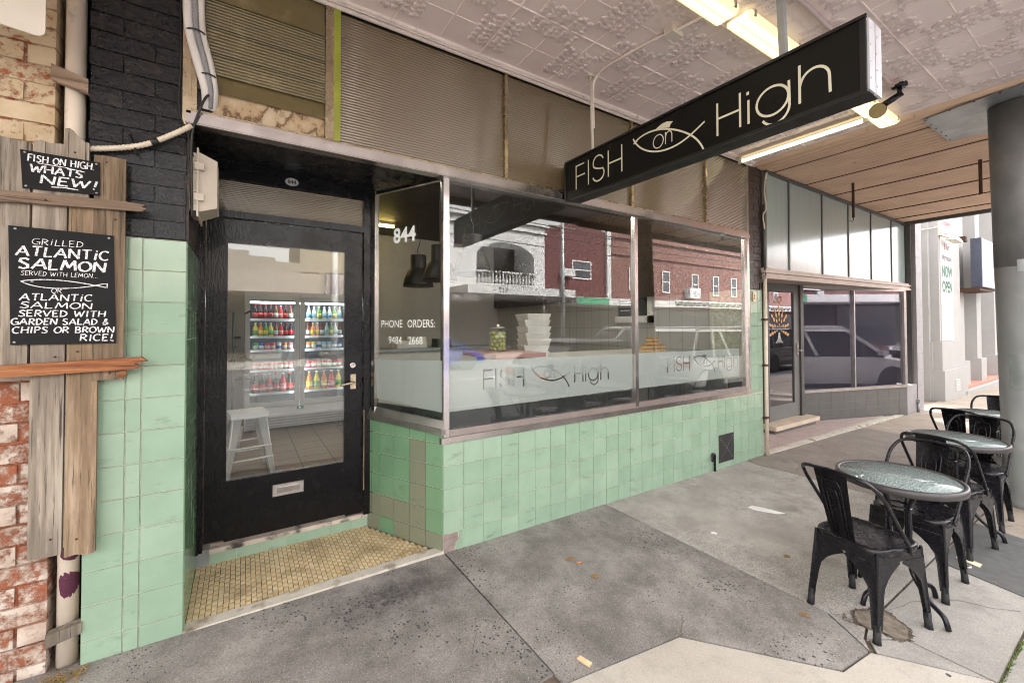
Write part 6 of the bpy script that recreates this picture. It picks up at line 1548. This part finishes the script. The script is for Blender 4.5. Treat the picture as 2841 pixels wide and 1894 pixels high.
mb.box(9.9, ax0, -26, -20, -.1, 8.4); mb.box(ax1, 17.2, -26, -20, -.1, 8.4); mb.box(ax0, ax1, -26, -20, -.1, 4.05)
n = 18; pts = [(ax0, 8.4), (ax0, 5.9)]+[((ax0+ax1)/2-(ax1-ax0)/2*cos(pi*i/n), 5.9+.95*sin(pi*i/n)) for i in range(1, n)]+[(ax1, 5.9), (ax1, 8.4)]
mb.prism([(x, -20.3, z) for x, z in pts], (0, .3, 0)); mb.box(9.8, 17.3, -20.05, -19.8, 8.2, 8.5); mb.box(9.8, 17.3, -20.05, -19.85, 7.7, 7.8); part('wall', mb, 'far_white', bd)
mb = MB(); mb.box(ax0, ax1, -22.5, -22.4, 4, 7); part('balcony_back', mb, 'far_dark', bd)
mb = MB(); mb.box(ax0, ax1, -20.1, -19.9, 4.9, 5.0); mb.box(ax0, ax1, -20.1, -19.9, 4.1, 4.2)
for k in range(17): mb.lathe([(.06, 0), (.1, .2), (.05, .5), (.08, .7)], (ax0+.15+k*.25, -20.0, 4.2), 8)
part('balustrade', mb, 'far_white', bd)
mb = MB()
for k in range(60):
    c = Vector((rnd.uniform(ax0, ax1), -19.85, 4.95)); mb.b.faces.new([mb.b.verts.new(c+Vector((rnd.uniform(-.12, .12), rnd.uniform(-.1, .1), rnd.uniform(-.25, .1)))) for _ in range(3)])
part('balcony_plants', mb, 'leaf_dark', bd)
mb = MB(); mb.box(9.9, 17.3, -20, -17.0, 3.3, 3.75); part('awning', mb, 'far_fascia', bd)
TFc = plane_T((0, -16.99, 0), (-1, 0, 0), (0, 0, 1))
part('fascia_number', text_mb('917', .42, lambda p, z=0: TFc(Vector((p[0]-12.4, p[1]+3.37, 0)), z)), 'text_grey', bd)
mb = MB(); mb.box(10.1, 17, -19.98, -19.9, .0, 3.1); part('shop_front', mb, 'far_dark', bd)
bd = empty('far_maroon_building', (20, -20, -.1), 'dark maroon gabled building across the street', 'building')
mb = MB(); mb.prism([(17.2, -20, -.1), (17.2, -20, 8.1), (20.1, -20, 9.1), (23.2, -20, 8.5), (23.2, -20, -.1)], (0, -6, 0)); part('wall', mb, 'far_maroon', bd)
mb = MB(); mb.box(22.9, 23.3, -20, -19.8, 3, 9.2); part('rain_pipe', mb, 'far_white', bd)
far_win(bd, 19.6, 21.4, 4.9, 6.2, -20)
mb = MB(); mb.box(18.5, 19.5, -20, -19.5, 5.0, 5.5); part('air_conditioner', mb, 'far_white', bd)
mb = MB(); mb.box(17.4, 27, -20, -17.0, 2.9, 3.35); aw2 = part('awning', mb, 'far_white', bd)
mb = MB(); mb.box(17.45, 20.2, -17.0, -16.98, 2.92, 3.33); part('awning_panel', mb, 'far_green', bd)
mb = MB(); mb.box(17.4, 24, -19.98, -19.9, .0, 2.8); part('shop_front', mb, 'far_dark', bd)
bd = empty('far_red_building', (34, -20, -.1), 'long red brick building with sash windows across the street', 'building')
mb = MB(); mb.box(23.3, 60, -26, -20, -.1, 8.6); mb.box(23.3, 60, -20.02, -19.85, 8.3, 8.75); mb.box(23.3, 60, -20.02, -19.9, 7.0, 7.15); part('wall', mb, 'far_red', bd)
mb = MB(); mb.box(23.3, 60, -20.02, -19.8, 8.75, 8.9); part('coping', mb, 'far_white', bd)
for x in (25.4, 29.4, 33.4, 36.6, 39.6, 43, 46.5, 50): far_win(bd, x, x+.95, 4.3, 6.1, -19.98)
mb = MB(); mb.box(32.4, 33.9, -19.98, -19.4, 3.95, 4.8); mb.lathe([(.32, 0), (.32, .02), (.1, .03)], (33.3, -19.4, 4.38), 16, 'y'); part('air_conditioner', mb, 'far_white', bd)
mb = MB(); mb.box(27, 60, -20, -17.0, 3.35, 3.45); part('awning', mb, 'far_white', bd)
mb = MB(); mb.box(27, 60, -17.05, -16.95, 2.95, 3.02)
for k in range(40): mb.beam((27+k*.8, -17.0, 3.0), (27.4+k*.8, -17.0, 3.4), .05, .05); mb.beam((27.4+k*.8, -17.0, 3.4), (27.8+k*.8, -17.0, 3.0), .05, .05)
part('awning_truss', mb, 'far_white', bd)
mb = MB(); mb.box(24.2, 60, -19.98, -19.9, .3, 2.8); part('shop_windows', mb, 'far_glass', bd)
# street pole and wires
r = empty('power_pole', (16.2, -16.9, -.1), 'grey power pole on the far kerb across the street', 'pole')
mb = MB(); mb.tube([(16.2, -16.9, -.1), (16.2, -16.9, 8.2)], [.14, .1], 12); part('shaft', mb, 'steel_plate', r)
mb = MB(); mb.box(15.2, 17.2, -16.96, -16.84, 7.4, 7.52); part('cross_arm', mb, 'wood_grey', r)
r = empty('far_street_pole', (3.6, -16.9, -.1), 'slim grey pole before the beige building across the street', 'pole')
mb = MB(); mb.tube([(3.6, -16.9, -.1), (3.6, -16.9, 6.5)], [.17, .12], 12); part('shaft', mb, 'far_fascia', r)
for k, (z, y) in enumerate(((6.3, -16.7), (6.9, -16.5), (7.45, -16.9), (5.6, -10.4), (5.9, -9.6))):
    mb = MB(); P = [(-25+i*5, y, z-.25*sin(pi*((i*5+11) % 40)/40)) for i in range(17)]; mb.tube(P, .025 if k < 3 else .018, 5)
    solo('overhead_wire', mb, 'wire', ('lowest', 'middle', 'top')[k]+' power line along the far kerb' if k < 3 else ('tram wire over the near track', 'tram wire slightly nearer the shop')[k-3], 'wire', 'overhead wires above the street', None, 60)
# cars
def make_car(kind, col):
    """faces +X, origin on the road in the middle"""
    t = empty('parked_car', (0, 0, 0), 'car', 'car')
    suv = kind == 'suv'; L = 4.6 if suv else 4.4; Wd = 1.84; Ht = 1.68 if suv else 1.46; bl = .98 if suv else .88
    low = [(-L/2, .62), (-L/2+.04, bl-.02), (-L/2+.25, bl+.02), (-.2, bl+.02), (L/2-1.15, bl), (L/2-.35, bl-.14), (L/2-.02, bl-.34), (L/2, .5)]
    st_ = [-L/2, -L/2+.1, -L/2+.5, -1.0, 0, .7, L/2-1.1, L/2-.5, L/2-.15, L/2]
    def topz(x):
        for (xa, za), (xb, zb) in zip(low[1:], low[2:]):
            if xa <= x <= xb: return za+(zb-za)*(x-xa)/(xb-xa)
        return low[1][1] if x < 0 else low[-1][1]
    mb = MB()
    def sec(u, v):
        x = -L/2+L*u; e = min(1, (1-abs(2*u-1))*7)**.5; hw = Wd/2*(.86+.14*e); zt = topz(x)*(.94+.06*e) if x < 0 else topz(x); zb = .24+.1*(1-e)
        pr = [(-.96, 0), (-1, .25), (-1.0, .6), (-.95, .9), (-.8, 1), (0, 1.03), (.8, 1), (.95, .9), (1, .6), (1, .25), (.96, 0)]
        k = min(10, int(round(v*10))); return (x, pr[k][0]*hw, zb+(zt-zb)*pr[k][1])
    mb.grid(sec, 30, 10)
    mb.face([sec(0, v/10) for v in range(11)]); mb.face([sec(1, v/10) for v in range(11)])
    body = part('body', mb, 'car_'+col, t, None, 45, True)
    x0, x1, x2, x3 = (-L/2+.1, -L/2+.55, .35, 1.25) if suv else (-L/2+.25, -L/2+1.0, .3, 1.25)
    def cab(i, k, hw, zz): pass
    a, b_ = Wd/2*.93, Wd/2*.74
    mb = MB(); mb.hexa([(x0, -a, bl-.02), (x3, -a, bl-.04), (x3, a, bl-.04), (x0, a, bl-.02), (x1, -b_, Ht-.05), (x2, -b_, Ht-.05), (x2, b_, Ht-.05), (x1, b_, Ht-.05)]); mb.bevel(.03, 2); part('glasshouse', mb, 'car_glass', t, None, 40, True)
    mb = MB(); mb.hexa([(x1-.08, -b_-.02, Ht-.07), (x2+.1, -b_-.02, Ht-.07), (x2+.1, b_+.02, Ht-.07), (x1-.08, b_+.02, Ht-.07), (x1+.06, -b_+.05, Ht), (x2-.1, -b_+.05, Ht), (x2-.1, b_-.05, Ht), (x1+.06, b_-.05, Ht)]); mb.bevel(.025, 2); part('roof', mb, 'car_'+col, t, None, 40, True)
    mb = MB()
    for sy in (-1, 1):
        for xa, xb in ((x0, x1), (x3, x2), ((x0+x3)/2-.1, (x1+x2)/2-.1), (x0+(.9 if suv else .75), x1+(.62 if suv else .3))): mb.beam((xa, sy*a*1.005, bl-.02), (xb, sy*(b_+.012), Ht-.06), .09, .03, (0, 1, 0))
    part('pillars', mb, 'car_'+col, t, local=True)
    if suv:
        for sy in (-1, 1): mb = MB(); mb.tube(rounded([(x1, sy*(b_-.03), Ht-.03), (x1+.1, sy*(b_-.03), Ht+.04), (x2-.1, sy*(b_-.03), Ht+.04), (x2, sy*(b_-.03), Ht-.03)], .06), .018, 8); part('roof_rail', mb, 'alu_dull', t, local=True)
    for sx in (-1, 1):
        for sy in (-1, 1):
            c = Vector((sx*L*.295, sy*(Wd/2-.10), .33)); mb = MB(); mb.lathe([(.2, -.1), (.32, -.1), (.33, -.06), (.33, .06), (.32, .1), (.2, .1)], c, 28, 'y'); w = part('wheel', mb, 'tyre', t, local=True)
            mb = MB(); mb.lathe([(.21, .0), (.21, sy*.098), (.19, sy*.1)], c, 24, 'y')
            for k in range(5): a_ = 2*pi*k/5; mb.beam(c+Vector((0, sy*.095, 0)), c+Vector((cos(a_)*.2, sy*.095, sin(a_)*.2)), .06, .02, (0, 1, 0))
            part('rim', mb, 'alloy', w, local=True)
            mb = MB(); mb.lathe([(.37, -.02), (.37, sy*.112), (.34, sy*.115)], c, 28, 'y'); part('wheel_arch', mb, 'tyre', t, local=True)
    for sy in (-1, 1):
        mb = MB(); mb.box(-L/2-.01, -L/2+.22, sy*.62-.2, sy*.62+.2, bl-.26, bl-.1); mb.bevel(.03, 2); part('tail_light', mb, 'car_red', t, None, 40, True)
        mb = MB(); mb.box(L/2-.3, L/2-.06, sy*.66-.16, sy*.66+.16, bl-.32, bl-.2); mb.bevel(.03, 2); part('headlight', mb, 'alloy', t, None, 40, True)
        mb = MB(); mb.box(x3-.25, x3-.1, sy*(Wd/2+.06)-.08, sy*(Wd/2+.06)+.08, bl+.0, bl+.14); mb.bevel(.03, 2); part('mirror', mb, 'car_'+col, t, None, 40, True)
    mb = MB(); mb.box(-L/2-.015, -L/2+.1, -.6, .6, .36, .5); mb.box(L/2-.1, L/2+.01, -.6, .6, .34, .5); part('bumper_trim', mb, 'tyre', t, local=True)
    return t
RZ = -.238
protos = {}
for k, (kind, col, x, y, rz, lab) in enumerate((
        ('suv', 'white', 11.6, -4.5, 0, 'white four wheel drive wagon parked at the near kerb'),
        ('hatch', 'black', 7.6, -5.2, 0, 'black hatchback parked at the near kerb behind the white wagon'),
        ('hatch', 'blue', 6.4, -13.6, 0, 'blue car parked before the white building across the street'),
        ('suv', 'grey', 17.5, -13.7, pi, 'grey wagon parked across the street before the maroon building'),
        ('hatch', 'grey', 24.5, -13.6, pi, 'grey hatchback parked across the street before the red brick building'),
        ('suv', 'black', 30.5, -13.7, pi, 'black wagon parked across the street before the red brick building'),
        ('suv', 'black', 18.2, -5.1, 0, 'black wagon parked at the near kerb ahead of the white one'))):
    if (kind, col) in protos: o = copy_tree(protos[(kind, col)])
    else: o = make_car(kind, col); protos[(kind, col)] = o
    o.location = (x, y, RZ); o.rotation_euler = (0, 0, rz); o['label'] = lab; o['group'] = 'cars parked along the street'
